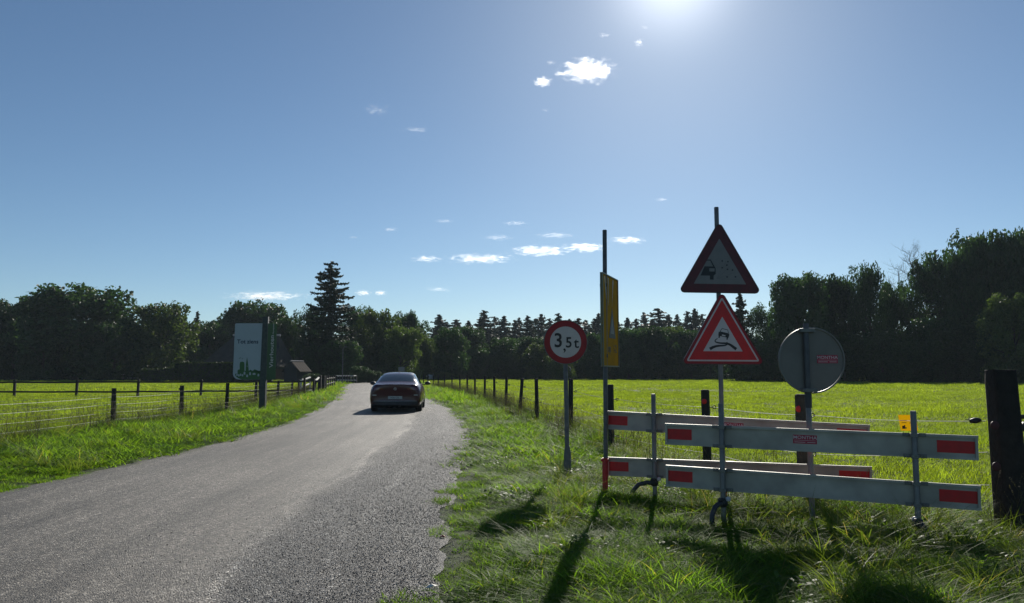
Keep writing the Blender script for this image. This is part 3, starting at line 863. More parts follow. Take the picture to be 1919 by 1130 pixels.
# ------------------------------------------------------------------ round sign seen from behind
D = 7.08; g = at(1520, 900, D); x0, z0 = g.x, ground_z(g.x, D)
t = empty('reversed_traffic_sign', (x0, D, z0)); tag(t, 'grey back of a round traffic sign on a pole behind the front barrier', 'traffic sign')
c = at(1523, 675, D); zc = c.z - z0
mb = MB(); pole(mb, 0, 0, -.3, at(1519, 760, D).z - z0, .0245); mb.build('pole', M['galv'], t, autos=40)
mb = MB(); pole(mb, 0, 0, at(1519, 757, D).z - z0, at(1519, 606, D).z - z0, .0243); mb.build('upper_pole', mat('dark_grey_pole', (.09, .09, .09), .6, .2, noise=(9, .3)), t, autos=40)
mb = MB(); mb.tube([(0, 0, at(1519, 764, D).z - z0), (0, 0, at(1519, 734, D).z - z0)], [.031, .031], n=14); mb.build('dark_sleeve', M['alu_dark'], t, autos=40)
o = MB().prism(circle(.29, 48), .030, .034).build('sign_plate', mat('grey_sign_back', (.165, .152, .135), .5, .25, noise=(5, .15)), t, autos=40); o.location = (c.x - x0, 0, zc)
o = MB().ring(circle(.304, 48), circle(.292, 48), .018, .044).build('folded_edge', M['galv'], t, autos=40); o.location = (c.x - x0, 0, zc)
for dz in (.272, -.272):
    mb = MB(); mb.box((.01, -.003, zc + dz), (.13, .062, .035), bev=.004); bolts(mb, [(-.035, -.036, zc + dz), (.055, -.036, zc + dz)]); mb.build('bracket', M['galv'], t)
sticker(t, (c.x - x0 + .145, .028, zc + .01), 0, .19, .075)

# ------------------------------------------------------------------ barriers
def barrier(a, b, ztops, D_, face_dir, stripes, poles, lbl, sticks, hooks):
    """a, b: board end points (x, y); ztops = (upper left, upper right, lower left, lower right) board-top heights"""
    a, b = Vector(a), Vector(b); L_ = (b - a).length; rz = math.atan2(b.y - a.y, b.x - a.x)
    t = empty('board_barrier', (a.x, a.y, 0), rz); tag(t, lbl, 'road barrier', 'board barriers beside the sign poles')
    Hb = .2
    for k in (0, 1):
        za, zb_ = ztops[2 * k], ztops[2 * k + 1]
        slope = math.atan2(zb_ - za, L_)
        mb = MB()
        mb.box((L_ / 2, 0, -Hb / 2), (L_, .004, Hb))
        mb.box((L_ / 2, -.012, -.002), (L_, .028, .004)); mb.box((L_ / 2, -.012, -Hb + .002), (L_, .028, .004))
        mb.box((L_ / 2, -.0245, -.013), (L_, .003, .018)); mb.box((L_ / 2, -.0245, -Hb + .013), (L_, .003, .018))
        mb.box((L_ / 2, .003, -.035), (L_ - .02, .006, .01)); 
        mb.box((.012, -.010, -Hb / 2), (.020, .026, Hb - .012)); mb.box((L_ - .012, -.010, -Hb / 2), (.020, .026, Hb - .012))
        bd = mb.build('board', M['alu'], t); bd.location = (0, 0, za); bd.rotation_euler = (0, -slope, 0)
        for (s0, s1, far) in stripes:
            m2 = MB(); y = -.0035 if not far else .0045
            m2.box(((s0 + s1) / 2, y, -Hb * .5), (s1 - s0, .002, Hb * (.50 if not far else .9))); m2.build('red_stripe', M['red_refl'], bd)
        for (kk, u, w_) in sticks:
            if kk == k: sticker(bd, (u, -.003, -Hb * .47), 0, w_, .078)
        for (u, top, bot) in poles:
            zz = za + (zb_ - za) * u / L_
            for zc_ in (-.012, -Hb + .012):
                m2 = MB(); clamp(m2, 0, -.052, zc_, .15, .0245)
                q = m2.build('clamp', M['galv'], t); q.location = (u, 0, zz)
    for (u, top, bot), hk in zip(poles, hooks):
        wx = a + (b - a) * u / L_
        mb = MB(); pole(mb, u, -.052, -.35, top, .0242); mb.build('post', M['galv'], t, autos=40)
        if hk:
            zh, sx, sy = hk
            leg = MB()
            leg.tube([(u, -.052, zh), (u + sx * .08, -.07 + sy * .05, zh + .005), (u + sx * .17, -.07 + sy * .10, zh - .02), (u + sx * .23, -.07 + sy * .14, zh - .09), (u + sx * .25, -.07 + sy * .15, zh - .22), (u + sx * .25, -.07 + sy * .15, zh - .45)], .0235, n=12)
            leg.build('bent_leg', mat('blue_black_tube', (.03, .035, .045), .45), t, autos=50)
            kn = MB(); kn.lathe([(.02, -.045), (.042, -.03), (.046, 0), (.042, .03), (.02, .045)], (u - .005, -.052, zh + .01), n=14)
            kn.box((u - .01, -.09, zh + .04), (.05, .04, .03), bev=.008); kn.build('leg_clamp', M['black_rubber'], t, autos=50)
            cp = MB(); cp.lathe([(.006, -.02), (.022, -.016), (.026, 0), (.020, .016), (.006, .022)], (u + .045 * (1 if sx < 0 else -.5), -.06, zh + .045), n=12); cp.build('wing_cap', M['white_sign'], t, autos=60)
    return t
def P(px, py, d): return at(px, py, d)
# front barrier
a, b = P(1247, 793, 7.5), P(1832.5, 816.4, 6.45)
zt = (a.z, b.z, P(1244, 871, 7.5).z, P(1832, 910, 6.45).z)
L_ = (Vector((b.x, b.y)) - Vector((a.x, a.y))).length
def u_of(px, a, b):   # distance along the board at which it crosses pixel column px
    s = (px - CX) / F_PX
    k = (s * 1.004 * a.y - a.x) / ((b.x - a.x) - s * 1.004 * (b.y - a.y))
    return k * math.hypot(b.x - a.x, b.y - a.y)
pl = [(u_of(1348, a, b), P(1348, 756, 7.27).z, 0), (u_of(1701, a, b), P(1701, 770, 6.6).z, 0)]
barrier((a.x, a.y), (b.x, b.y), zt, 7, 0, [(.022, .25, False), (L_ - .30, L_ - .024, False)] + [(q, q + .27, True) for q in (.0, .54, 1.08, 1.62, 2.16)], pl,
        'nearer grey aluminium board barrier with two boards and red corner stripes', [(0, u_of(1500, a, b), .20)], [(P(1335, 945, 7.2).z, -.35, -.8), (P(1712, 985, 6.55).z, .3, -.6)])
# rear barrier
a, b = P(1137, 769.5, 8.62), P(1630.5, 796, 7.72)
zt = (a.z, b.z, P(1132, 856, 8.62).z, P(1628, 874, 7.72).z)
L_ = (Vector((b.x, b.y)) - Vector((a.x, a.y))).length
pl = [(u_of(1223, a, b), P(1223, 738, 8.4).z, 0)]
barrier((a.x, a.y), (b.x, b.y), zt, 8, 0, [(.022, .235, False), (L_ - .30, L_ - .024, False)], pl,
        'farther grey board barrier starting behind the yellow sign pole, partly hidden', [(0, u_of(1368, a, b), .215)], [(P(1210, 905, 8.4).z, -1, -.1)])

# ------------------------------------------------------------------ right wire fence: posts, insulators, ropes
t = empty('wire_fence', (0, 0, 0)); tag(t, 'electric rope fence on dark wooden posts between the verge and right meadow', 'fence')
heights = {1500: 1.15, 1323: 1.16, 1145: 1.2}
ipos = []
for i, (px, d) in enumerate(FR):
    x = at(px, 720, d).x; gz = ground_z(x, d); h = heights.get(px, 1.22)
    w = .115 if px != 1500 else .13
    lean = rnd.uniform(-.03, .03); ly = rnd.uniform(-.03, .03)
    if px == 973: lean = .10
    bm = bmesh.new(); bmesh.ops.create_cone(bm, cap_ends=True, segments=9, radius1=w / 2 * 1.05, radius2=w / 2 * .97, depth=h + .3)
    for v in bm.verts:
        v.co.z += (h + .3) / 2 - .3
        v.co.x += lean * max(0, v.co.z) / h + rnd.uniform(-.004, .004); v.co.y += ly * max(0, v.co.z) / h + rnd.uniform(-.004, .004)
    bmesh.ops.bevel(bm, geom=[e for e in bm.edges if e.calc_length() < .1 and e.verts[0].co.z > h * .9 and e.verts[1].co.z > h * .9], offset=.012, segments=1, affect='EDGES')
    me = bpy.data.meshes.new('post'); bm.to_mesh(me); bm.free(); me.materials.append(M['dark_wood'])
    po = bpy.data.objects.new('post', me); COL.objects.link(po); po.parent = t; po.location = (x, d, gz)
    if px == 1500: me.materials.clear(); me.materials.append(M['old_wood'])
    if d < 75:
        for zz in ((.93, .55, .26) if d > 12 else (.92, .5)):
            ins = MB(); xx = lean * zz / h + w / 2
            ins.tube([(xx - .02, -.02, zz), (xx + .035, -.02, zz)], .008 if d < 25 else .012, n=6)
            c_ = Vector((xx + .055, -.02, zz)); ins.tube([c_ + Vector((.022 * math.cos(q), 0, .022 * math.sin(q))) for q in [k * math.pi / 4 for k in range(9)]], .007 if d < 25 else .012, n=6, cap=False)
            ins.build('insulator', M['black_rubber'], po)
    if px in (1500, 1323):
        k = MB(); k.lathe([(.034, 0), (.036, -.012), (.02, -.018)], (-w / 2 + .012, -w / 2 + .004, h - .16), n=14, axis='y'); k.build('red_reflector', M['red_refl'], po, autos=40)
    ipos.append((Vector((x + lean * .75 + w / 2 + .055, d - .02, gz)), lean))
gp = at(1848, 790, 7.05)
def rope(parent, p, q, sag, r, material, name='rope', n=12):
    p, q = Vector(p), Vector(q)
    pts = [p.lerp(q, k / n) - Vector((0, 0, sag * 4 * (k / n) * (1 - k / n))) for k in range(n + 1)]
    return MB().tube(pts, r, n=5).build(name, material, parent)
for z_, zl in ((.93, 1.03), (.55, .74), (.26, .45)):
    prev = Vector((gp.x - .02, 7.02, zl if z_ != .93 else P(1842, 789, 7.0).z))
    for k, (c_, ln) in enumerate(ipos[:13]):
        zz = z_ if c_.y > 12 else (.92 if z_ == .93 else .5)
        if z_ == .26 and c_.y < 12: zz = .28
        cur = c_ + Vector((0, 0, zz))
        rope(t, prev, cur, .025, .0028 if c_.y < 16 else .004, M['rope'] if (c_.y < 12) else M['wire'])
        prev = cur
# insulated gate handle on the rope and yellow warning tag
hx = P(1828, 788, 7.05)
t2 = empty('rope_handle', hx); tag(t2, 'dark oval insulated handle on the fence rope beside the thick gate post', 'fence handle')
q = MB(); q.lathe([(.006, -.055), (.018, -.045), (.026, -.01), (.026, .012), (.018, .04), (.007, .052)], (0, 0, 0), n=14, rot=Matrix.Rotation(R_(84), 3, 'Y')); q.build('grip', M['black_rubber'], t2, autos=60)
q = MB(); q.tube([(-.052, 0, .006), (-.09, 0, .008)], .004, n=6); q.tube([(.05, 0, -.004), (.085, 0, -.008)], .004, n=6); q.build('hook', M['galv'], t2)
wy = 7.75; c_ = P(1702, 792, wy)
t2 = empty('electric_fence_warning_tag', c_, R_(5)); tag(t2, 'small yellow plastic warning tag hanging on the fence rope behind a barrier post', 'warning tag')
w_, h_ = .185, .155
q = MB().prism([(-w_ / 2 - .01, h_ / 2), (w_ / 2 - .01, h_ / 2 - .003), (w_ / 2 + .008, -h_ / 2 - .006), (-w_ / 2 + .012, -h_ / 2)], -.0015, .0015); q.build('tag_plate', M['yellow_tag'], t2)
bp_ = mat('brown_print', (.25, .14, .01), .5)
for xx, zz, ww in ((-.045, .02, .06), (.045, .017, .06), (-.045, .0, .05), (.045, -.003, .07)): MB().box((xx, -.002, zz), (ww, .001, .006)).build('small_print', bp_, t2)
for xx in (-.05, .05):
    q = MB(); q.box((xx, -.002, -.045), (.03, .001, .03)); q.box((xx + .02, -.002, -.052), (.02, .001, .012)); q.box((xx + .01, -.002, -.03), (.012, .001, .014))
    q.build('hand_symbol', M['black_print'], t2)

# ------------------------------------------------------------------ thick gate post and metal gate
g = at(1882, 820, 7.0); x0 = g.x; z0 = ground_z(x0, 7.0); ht = at(1872, 693, 7.0).z - z0
t = empty('gate_post', (x0, 7.0, z0)); tag(t, 'thick black weathered timber gate post at the right edge', 'post')
bm = bmesh.new(); NS = 24
rows = 34; hw = .108
vsr = []
for j in range(rows + 1):
    z = -.4 + (ht + .4) * j / rows; ring_ = []
    for k in range(NS):
        q = 2 * math.pi * k / NS
        c_, s_ = math.cos(q), math.sin(q)
        e_ = .28
        x = hw * math.copysign(abs(c_) ** e_, c_); y = hw * .8 * math.copysign(abs(s_) ** e_, s_)
        k_ = 1 + .035 * mnoise.noise(Vector((q * 2.0, z * 1.3, 0))) + .05 * abs(mnoise.noise(Vector((q * 7, z * .5, 4))))
        wid = 1.0 + .10 * (1 - z / ht) - (.03 if j >= rows - 1 else 0)
        ring_.append(bm.verts.new((x * k_ * wid + .035 * (1 - z / ht), y * k_ * wid, z + (.012 * mnoise.noise(Vector((x * 9, y * 9, 1))) if j == rows else 0))))
    vsr.append(ring_)
for j in range(rows):
    for k in range(NS): bm.faces.new((vsr[j][k], vsr[j][(k + 1) % NS], vsr[j + 1][(k + 1) % NS], vsr[j + 1][k]))
bm.faces.new(vsr[-1])
me = bpy.data.meshes.new('timber'); bm.to_mesh(me); bm.free(); me.materials.append(mat('charred_timber', (.022, .019, .016), .9, noise=(8, .5), bump=(22, .9))); me.polygons.foreach_set('use_smooth', [True] * len(me.polygons))
try: me.set_sharp_from_angle(angle=R_(50))
except Exception: pass
po = bpy.data.objects.new('timber', me); COL.objects.link(po); po.parent = t
for px_, py_ in ((1874, 798), (1877, 876)):
    c_ = at(px_, py_, 6.83); k = MB(); k.lathe([(.037, 0), (.039, -.010), (.02, -.016)], (c_.x - x0, -.0905, c_.z - z0), n=16, axis='y'); k.build('red_reflector', mat('faded_reflector', (.05, .008, .012), .6), t, autos=40)
gx0 = x0 + .13
t = empty('field_gate', (gx0, 7.0, z0)); tag(t, 'dark metal field gate hinged on the thick timber post', 'gate')
fr = MB()
for zz in (P(1905, 781, 7).z, P(1905, 849, 7).z, .40, .22):
    MB().tube([(0.02, 0, zz - z0), (3.2, 0.15, zz - z0)], .020, n=10).build('gate_tube', mat('black_tube', (.015, .015, .016), .4), t, autos=50)
MB().tube([(.14, .007, .12), (.14, .007, 1.12)], .02, n=10).build('gate_upright', bpy.data.materials['black_tube'], t, autos=50)
MB().lathe([(.03, -.03), (.045, -.02), (.045, .02), (.03, .03)], (.04, -.04, P(1912, 799, 7).z - z0), n=14, axis='y').build('hinge_boss', M['black_rubber'], t, autos=50)

# ------------------------------------------------------------------ left mesh fence
t = empty('mesh_fence', (0, 0, 0)); tag(t, 'wire mesh fence on dark round posts between the left meadow and road', 'fence')
pp = []
for (px, d) in FL[:7]:
    x = at(px, 760, d).x; gz = ground_z(x, d); h = 1.02 if px > 0 else 1.0
    lean = rnd.uniform(-.04, .05); w = .115
    bm = bmesh.new(); bmesh.ops.create_cone(bm, cap_ends=True, segments=9, radius1=w / 2 * 1.08, radius2=w / 2 * .97, depth=h + .3)
    for v in bm.verts: v.co.z += (h + .3) / 2 - .3; v.co.x += lean * max(0, v.co.z) + rnd.uniform(-.005, .005)
    me = bpy.data.meshes.new('post'); bm.to_mesh(me); bm.free(); me.materials.append(M['dark_wood'])
    po = bpy.data.objects.new('post', me); COL.objects.link(po); po.parent = t; po.location = (x, d, gz)
    if px in (341, 478):
        MB().lathe([(.02, 0), (.03, -.02), (.02, -.05)], (-w / 2 - .01, -.03, h - .1), n=8, axis='y').build('insulator', M['black_rubber'], po)
    pp.append(Vector((x, d, gz)))
# sheep netting: one part (far more wires than could be parts)
mb = MB()
for a_, b_ in zip(pp[:-1], pp[1:]):
    a2, b2 = a_ + Vector((.07, 0, 0)), b_ + Vector((.07, 0, 0)); L_ = (b2 - a2).length
    r_ = .0016 + .00005 * a_.y
    nv = max(2, int(L_ / .15))
    for k in range(nv + 1):
        q = a2.lerp(b2, k / nv); dx = .012 * mnoise.noise(Vector((k * 1.7, a_.y, 0)))
        mb.tube([q + Vector((dx, 0, .05)), q + Vector((-dx, 0, .45)), q + Vector((dx * .5, 0, .86))], r_, n=3, cap=False)
    for zz in (.10, .22, .36, .52, .69, .86):
        mb.tube([a2.lerp(b2, k / 8) + Vector((0, 0, zz - .02 * math.sin(math.pi * k / 8))) for k in range(9)], r_, n=3, cap=False)
o = mb.build('wire_netting', M['wire'], t)
for zz in (.80, .62, .42, .24):
    for a_, b_ in zip(pp[:3], pp[1:4]):
        rope(t, a_ + Vector((-.09, .02, zz)), b_ + Vector((-.09, .02, zz)), .03, .0035, M['rope'], 'white_rope', 6)

# ------------------------------------------------------------------ left rail fence
t = empty('rail_fence', (0, 0, 0)); tag(t, 'long dark two rail wooden fence crossing the left meadow', 'fence')
pr_ = [(-100, 44), (28, 44.5), (144, 44.8), (259, 45.2), (377, 45.8), (487, 46.5), (570, 48)]
pts = [at(px, 720, d) for px, d in pr_]; pts = [Vector((p.x, p.y, 0)) for p in pts]
for i, p_ in enumerate(pts):
    gz = ground_z(p_.x, p_.y); hh = 1.0 + rnd.uniform(-.03, .05)
    MBp = MB(); MBp.box((0, 0, (hh - .3) / 2), (.13, .11, hh + .3), bev=.01); o = MBp.build('post', M['dark_wood'], t); o.location = (p_.x, p_.y, gz); o.rotation_euler = (0, rnd.uniform(-.02, .02), 0)
for a_, b_ in zip(pts[:-1], pts[1:]):
    for zz in (.90, .36):
        d_ = b_ - a_; mb = MB(); n = 6
        for k in range(n):
            p0, p1 = a_.lerp(b_, k / n), a_.lerp(b_, (k + 1) / n)
        sg = rnd.uniform(-.03, .03); sg2 = rnd.uniform(-.02, .02)
        rr_ = [a_.lerp(b_, k / 6) + Vector((0, -.09, zz + sg * math.sin(math.pi * k / 6) + sg2 * k / 6)) for k in range(7)]
        mb.tube(rr_, [.055] * 7, n=6); mb.build('rail', M['dark_wood'], t)

# weathered open gate and pale rails by the bend
def rails_fence(name, pp_, h, rails, pm, rm, label, cat, pw=.12, rr0=.05, group=None):
    t = empty(name, (pp_[0].x, pp_[0].y, 0)); tag(t, label, cat, group); o0 = Vector((pp_[0].x, pp_[0].y, 0))
    for p_ in pp_:
        q = MB(); hh = h * rnd.uniform(.95, 1.06); q.box((p_.x - o0.x, p_.y - o0.y, (hh - .2) / 2), (pw, pw, hh + .2), bev=.01); q.build('post', pm, t)
    for a_, b_ in zip(pp_[:-1], pp_[1:]):
        for zz in rails:
            q = MB(); e0, e1 = rnd.uniform(-.04, .04), rnd.uniform(-.04, .04)
            q.tube([(a_.x - o0.x, a_.y - o0.y - .07, zz + e0), ((a_.x + b_.x) / 2 - o0.x, (a_.y + b_.y) / 2 - o0.y - .07, zz), (b_.x - o0.x, b_.y - o0.y - .07, zz + e1)], rr0, n=6); q.build('rail', rm, t)
    return t
def V2(px, d): q = at(px, 720, d); return Vector((q.x, q.y, 0))
rails_fence('corner_fence', [V2(560, 51), V2(571, 50), V2(588, 50.5)], 1.05, (.9, .4), M['dark_wood'], M['dark_wood'], 'short dark rail fence closing the corner beside the bleached gate', 'fence')
t = empty('open_gate', V2(564, 50)); tag(t, 'sagging bleached wooden gate standing open by the bend', 'gate')
o0 = V2(564, 50)
def wpt(px, py, d): return at(px, py, d) - o0
MB().tube([wpt(565.5, 712, 50), wpt(573, 710.5, 50.8), wpt(581, 707.5, 51.6)], .07, n=6).build('top_rail', M['pale_wood'], t)
MB().tube([wpt(591, 713.5, 51), wpt(594, 711, 52), wpt(597, 708, 53)], .07, n=6).build('top_rail', M['pale_wood'], t)
MB().tube([wpt(567, 725, 50), wpt(580, 719, 52)], .06, n=6).build('lower_rail', M['pale_wood'], t)
MB().tube([wpt(573, 734, 50.5), wpt(588, 728, 52)], .06, n=6).build('lower_rail', M['pale_wood'], t)
for a_, b_, d in (((563, 736), (564.5, 713), 49.8), ((586, 736), (589, 720), 50.6), ((581, 732), (581, 714), 52)):
    MB().tube([wpt(*a_, d), wpt(*b_, d)], .06, n=6).build('upright', M['pale_wood'], t)
MB().tube([wpt(588, 732, 50.7), wpt(592, 714, 50.9), wpt(595, 714.5, 51)], .09, n=6).build('leaning_post', M['dark_wood'], t)
mb = MB()
for px, d, h in ((599, 57, 1.25), (606, 58.5, 1.2)):
    p_ = V2(px, d); g = empty('wooden_post', (p_.x, p_.y, 0)); MB().box((0, 0, h / 2 - .1), (.24, .2, h + .2), bev=.02).build('timber', M['dark_wood'], g)
    tag(g, 'stout dark wooden post at the bend, ' + ('the one nearer the bleached gate' if px == 599 else 'the one nearer the road'), 'post')
rails_fence('dark_stake_fence', [V2(px, d) for px, d in ((611, 62), (615, 66), (619, 70), (623, 74), (627, 78))], 1.15, (.95, .5), M['dark_wood'], M['dark_wood'], 'dark stake fence following the left side of the bend', 'fence')
rails_fence('pale_rail_fence', [V2(px, d) for px, d in ((630, 100), (635, 100.5), (640, 101), (645, 101.5), (650, 102), (655, 102.5), (661, 103), (667, 104))], 1.05, (1.0, .45), M['dark_wood'], M['pale_wood'], 'pale topped rail fence where the road disappears', 'fence', pw=.2, rr0=.085)
p_ = V2(667.5, 104.2); g = empty('white_marker_post', p_); MB().box((0, 0, .5), (.16, .12, 1.1), bev=.02).build('marker', M['white_sign'], g); tag(g, 'small white marker post at the end of the pale rail fence', 'post')
rails_fence('distant_fence', [V2(px, d) for px, d in ((224, 128), (232, 128), (247, 128), (263, 128))], 1.15, (1.1, .55), M['dark_wood'], M['pale_wood'], 'distant rail fence in the gap between oaks and hedge', 'fence', pw=.18, rr0=.06)

# ------------------------------------------------------------------ village sign
D = 28.0; g = at(491, 774, D); x0, z0 = g.x, ground_z(g.x, D)
t = empty('village_sign', (x0, D, z0)); tag(t, 'village farewell sign reading Tot ziens with white and green boards on a dark post', 'sign')
def lx(px, py): q = at(px, py, D); return (q.x - x0, q.z - z0)
top = lx(494, 594); b0_ = lx(487, 780); b1_ = lx(499, 780)
q = MB(); q.add([(-.115, -.08, -.3), (.115, -.08, -.3), (.115, .10, -.3), (-.115, .10, -.3), (-.05, -.07, top[1]), (.13, -.07, top[1]), (.13, .08, top[1]), (-.05, .08, top[1])],
                [(0, 1, 5, 4), (1, 2, 6, 5), (2, 3, 7, 6), (3, 0, 4, 7), (4, 5, 6, 7), (0, 3, 2, 1)]); q.build('post', M['post_green'], t)
q = MB(); q.box((.133, .02, top[1] - .11), (.008, .1, .24)); q.build('post_cap_edge', M['pale_wood'], t)
# white board, lower-left corner rounded
xl, ztp = lx(441.5, 606); xr, zbt = lx(490, 711); r_ = .22
pol = [(xr - .0, zbt), (xr, ztp), (xl + .05, ztp)]
pol += [(xl + .0, ztp - .0)] if False else []
pol = [(xr, zbt), (xr, ztp), (xl + .03, ztp), (xl, ztp - .03), (xl - .02, zbt + r_)]
for k in range(1, 8):
    a_ = math.pi + (math.pi / 2) * k / 8
    pol.append((xl - .02 + r_ + r_ * math.cos(a_), zbt + r_ + r_ * math.sin(a_)))
pol.append((xl - .02 + r_, zbt))
pol = list(reversed(pol))
wb = MB().prism(pol, -.045, -.015).build('white_board', M['sign_white'], t)
tw = xr - xl
text_part('Tot ziens', .205, M['navy_print'], wb, ((xl + xr) / 2 - .02, -.048, lx(466, 640.5)[1]), off=.005)
# green village silhouette
q = MB(); Y0, Y1 = -.0475, -.0445
def L2(px, py): return lx(px, py)
def GP(pts): q.prism([L2(*p) for p in pts], Y0, Y1)
# base
GP([(441.5, 703), (444, 706.5), (449, 709.5), (454, 710.8), (489.5, 710.8), (489.5, 700), (442, 700)])
GP([(446, 700.3), (446, 694), (449, 692), (452, 695), (489.5, 695), (489.5, 700.3)])
GP([(450, 695.3), (450, 682), (451, 678.5), (455, 677.5), (458.5, 679), (459, 683), (459, 695.3)])
GP([(461, 695.3), (461.5, 684), (463.8, 669), (466, 684), (467, 695.3)])
GP([(467, 695.3), (470, 692.5), (474, 695.3)]); GP([(474, 695.3), (478, 692), (484, 694.5), (489.5, 698), (489.5, 699)])
q.build('village_silhouette', mat('green_print', (.03, .11, .022), .5), wb)
q = MB(); Y0, Y1 = -.050, -.0475
for px, py, w_, h_ in ((445, 702, 1.3, 2.3), (448.5, 703, 1.3, 2.4), (452, 702, 1.3, 2.3), (455.5, 703, 1.2, 2.2), (459, 699, 1.6, 3), (464, 704, 1.6, 2.6), (469.5, 700, 1.7, 3), (477, 700.5, 2.6, 2), (485, 702.5, 1.5, 2.5), (464, 686, .6, .9)):
    GP([(px - w_, py + h_), (px - w_, py - h_ * .4), (px, py - h_), (px + w_, py - h_ * .4), (px + w_, py + h_)])
q.build('white_print', M['sign_white'], wb)
q = MB(); Y0, Y1 = -.0475, -.0445
GP([(448, 672.3), (451, 670.3), (453, 670), (451.5, 671.4)]); GP([(453, 671), (455.5, 672), (457, 670.6), (455.5, 673)])
q.build('bird_print', bpy.data.materials['green_print'], wb)
# green side board turned away
a1 = R_(61)
gb = MB(); wG = .42; z1_, z0_ = lx(504, 606)[1], lx(504, 711.5)[1]
gb.prism([(0, z0_), (wG, z0_), (wG, z1_ - .03), (wG - .03, z1_), (0, z1_)], -.015, .015)
gbo = gb.build('green_board', M['sign_green_dark'], t); gbo.location = (.115, .0, 0); gbo.rotation_euler = (0, 0, a1)
gbo['label'] = 'green side board with vertical lettering'
ed = MB(); ed.box((wG + .004, -.0, (z0_ + z1_) / 2), (.008, .034, z1_ - z0_ - .03)); ed.build('board_edge', M['sign_green'], gbo)
text_part('Vierhouten', .26, M['white_sign'], gbo, (wG * .50, -.0165, lx(503, 658)[1] + .0), rot=(math.pi / 2, -math.pi / 2, 0), off=.001)
text_part('gem. Nunspeet', .10, M['white_sign'], gbo, (wG * .62, -.0165, lx(503, 624)[1] + .05), rot=(math.pi / 2, -math.pi / 2, 0))

# ------------------------------------------------------------------ car
def car_profile():
    # station y from the rear bumper forward: list of (y, half-section [(x,z)...] bottom centre -> top centre)
    S = []
    def sec(y, w, zs, sill, shoulder, belt_x, belt_z, roof_x, roof_z, top_z):
        return (y, [(0, sill), (w * .86, sill), (w * .975, sill + .07), (w, .46), (w * .995, .66), (w * .95, shoulder), (belt_x, belt_z),
                    ((belt_x + roof_x) / 2 + .012, (belt_z + roof_z) / 2 + .01), (roof_x, roof_z), (roof_x * .55, top_z - .012), (0, top_z)])
    S.append(sec(.05, .84, 0, .24, .83, .70, .93, .62, .975, .99))
    S.append(sec(.16, .905, 0, .20, .86, .77, .965, .66, 1.01, 1.025))
    S.append(sec(.45, .93, 0, .19, .88, .80, .98, .68, 1.03, 1.045))
    S.append(sec(.62, .935, 0, .19, .89, .815, .985, .655, 1.07, 1.09))
    S.append(sec(1.00, .935, 0, .19, .895, .83, .985, .62, 1.21, 1.235))
    S.append(sec(1.45, .933, 0, .19, .895, .835, .985, .59, 1.345, 1.372))
    S.append(sec(1.75, .93, 0, .19, .895, .835, .985, .58, 1.39, 1.42))
    S.append(sec(2.40, .93, 0, .19, .89, .84, .98, .585, 1.42, 1.45))
    S.append(sec(2.95, .93, 0, .19, .885, .84, .97, .58, 1.38, 1.41))
    S.append(sec(3.35, .93, 0, .19, .88, .82, .95, .62, 1.20, 1.23))
    S.append(sec(3.75, .93, 0, .19, .86, .78, .93, .66, .96, .985))
    S.append(sec(4.30, .92, 0, .19, .80, .74, .84, .55, .88, .90))
    S.append(sec(4.70, .86, 0, .21, .70, .66, .74, .45, .78, .79))
    S.append(sec(4.86, .66, 0, .26, .60, .52, .65, .4, .67, .68))
    return S
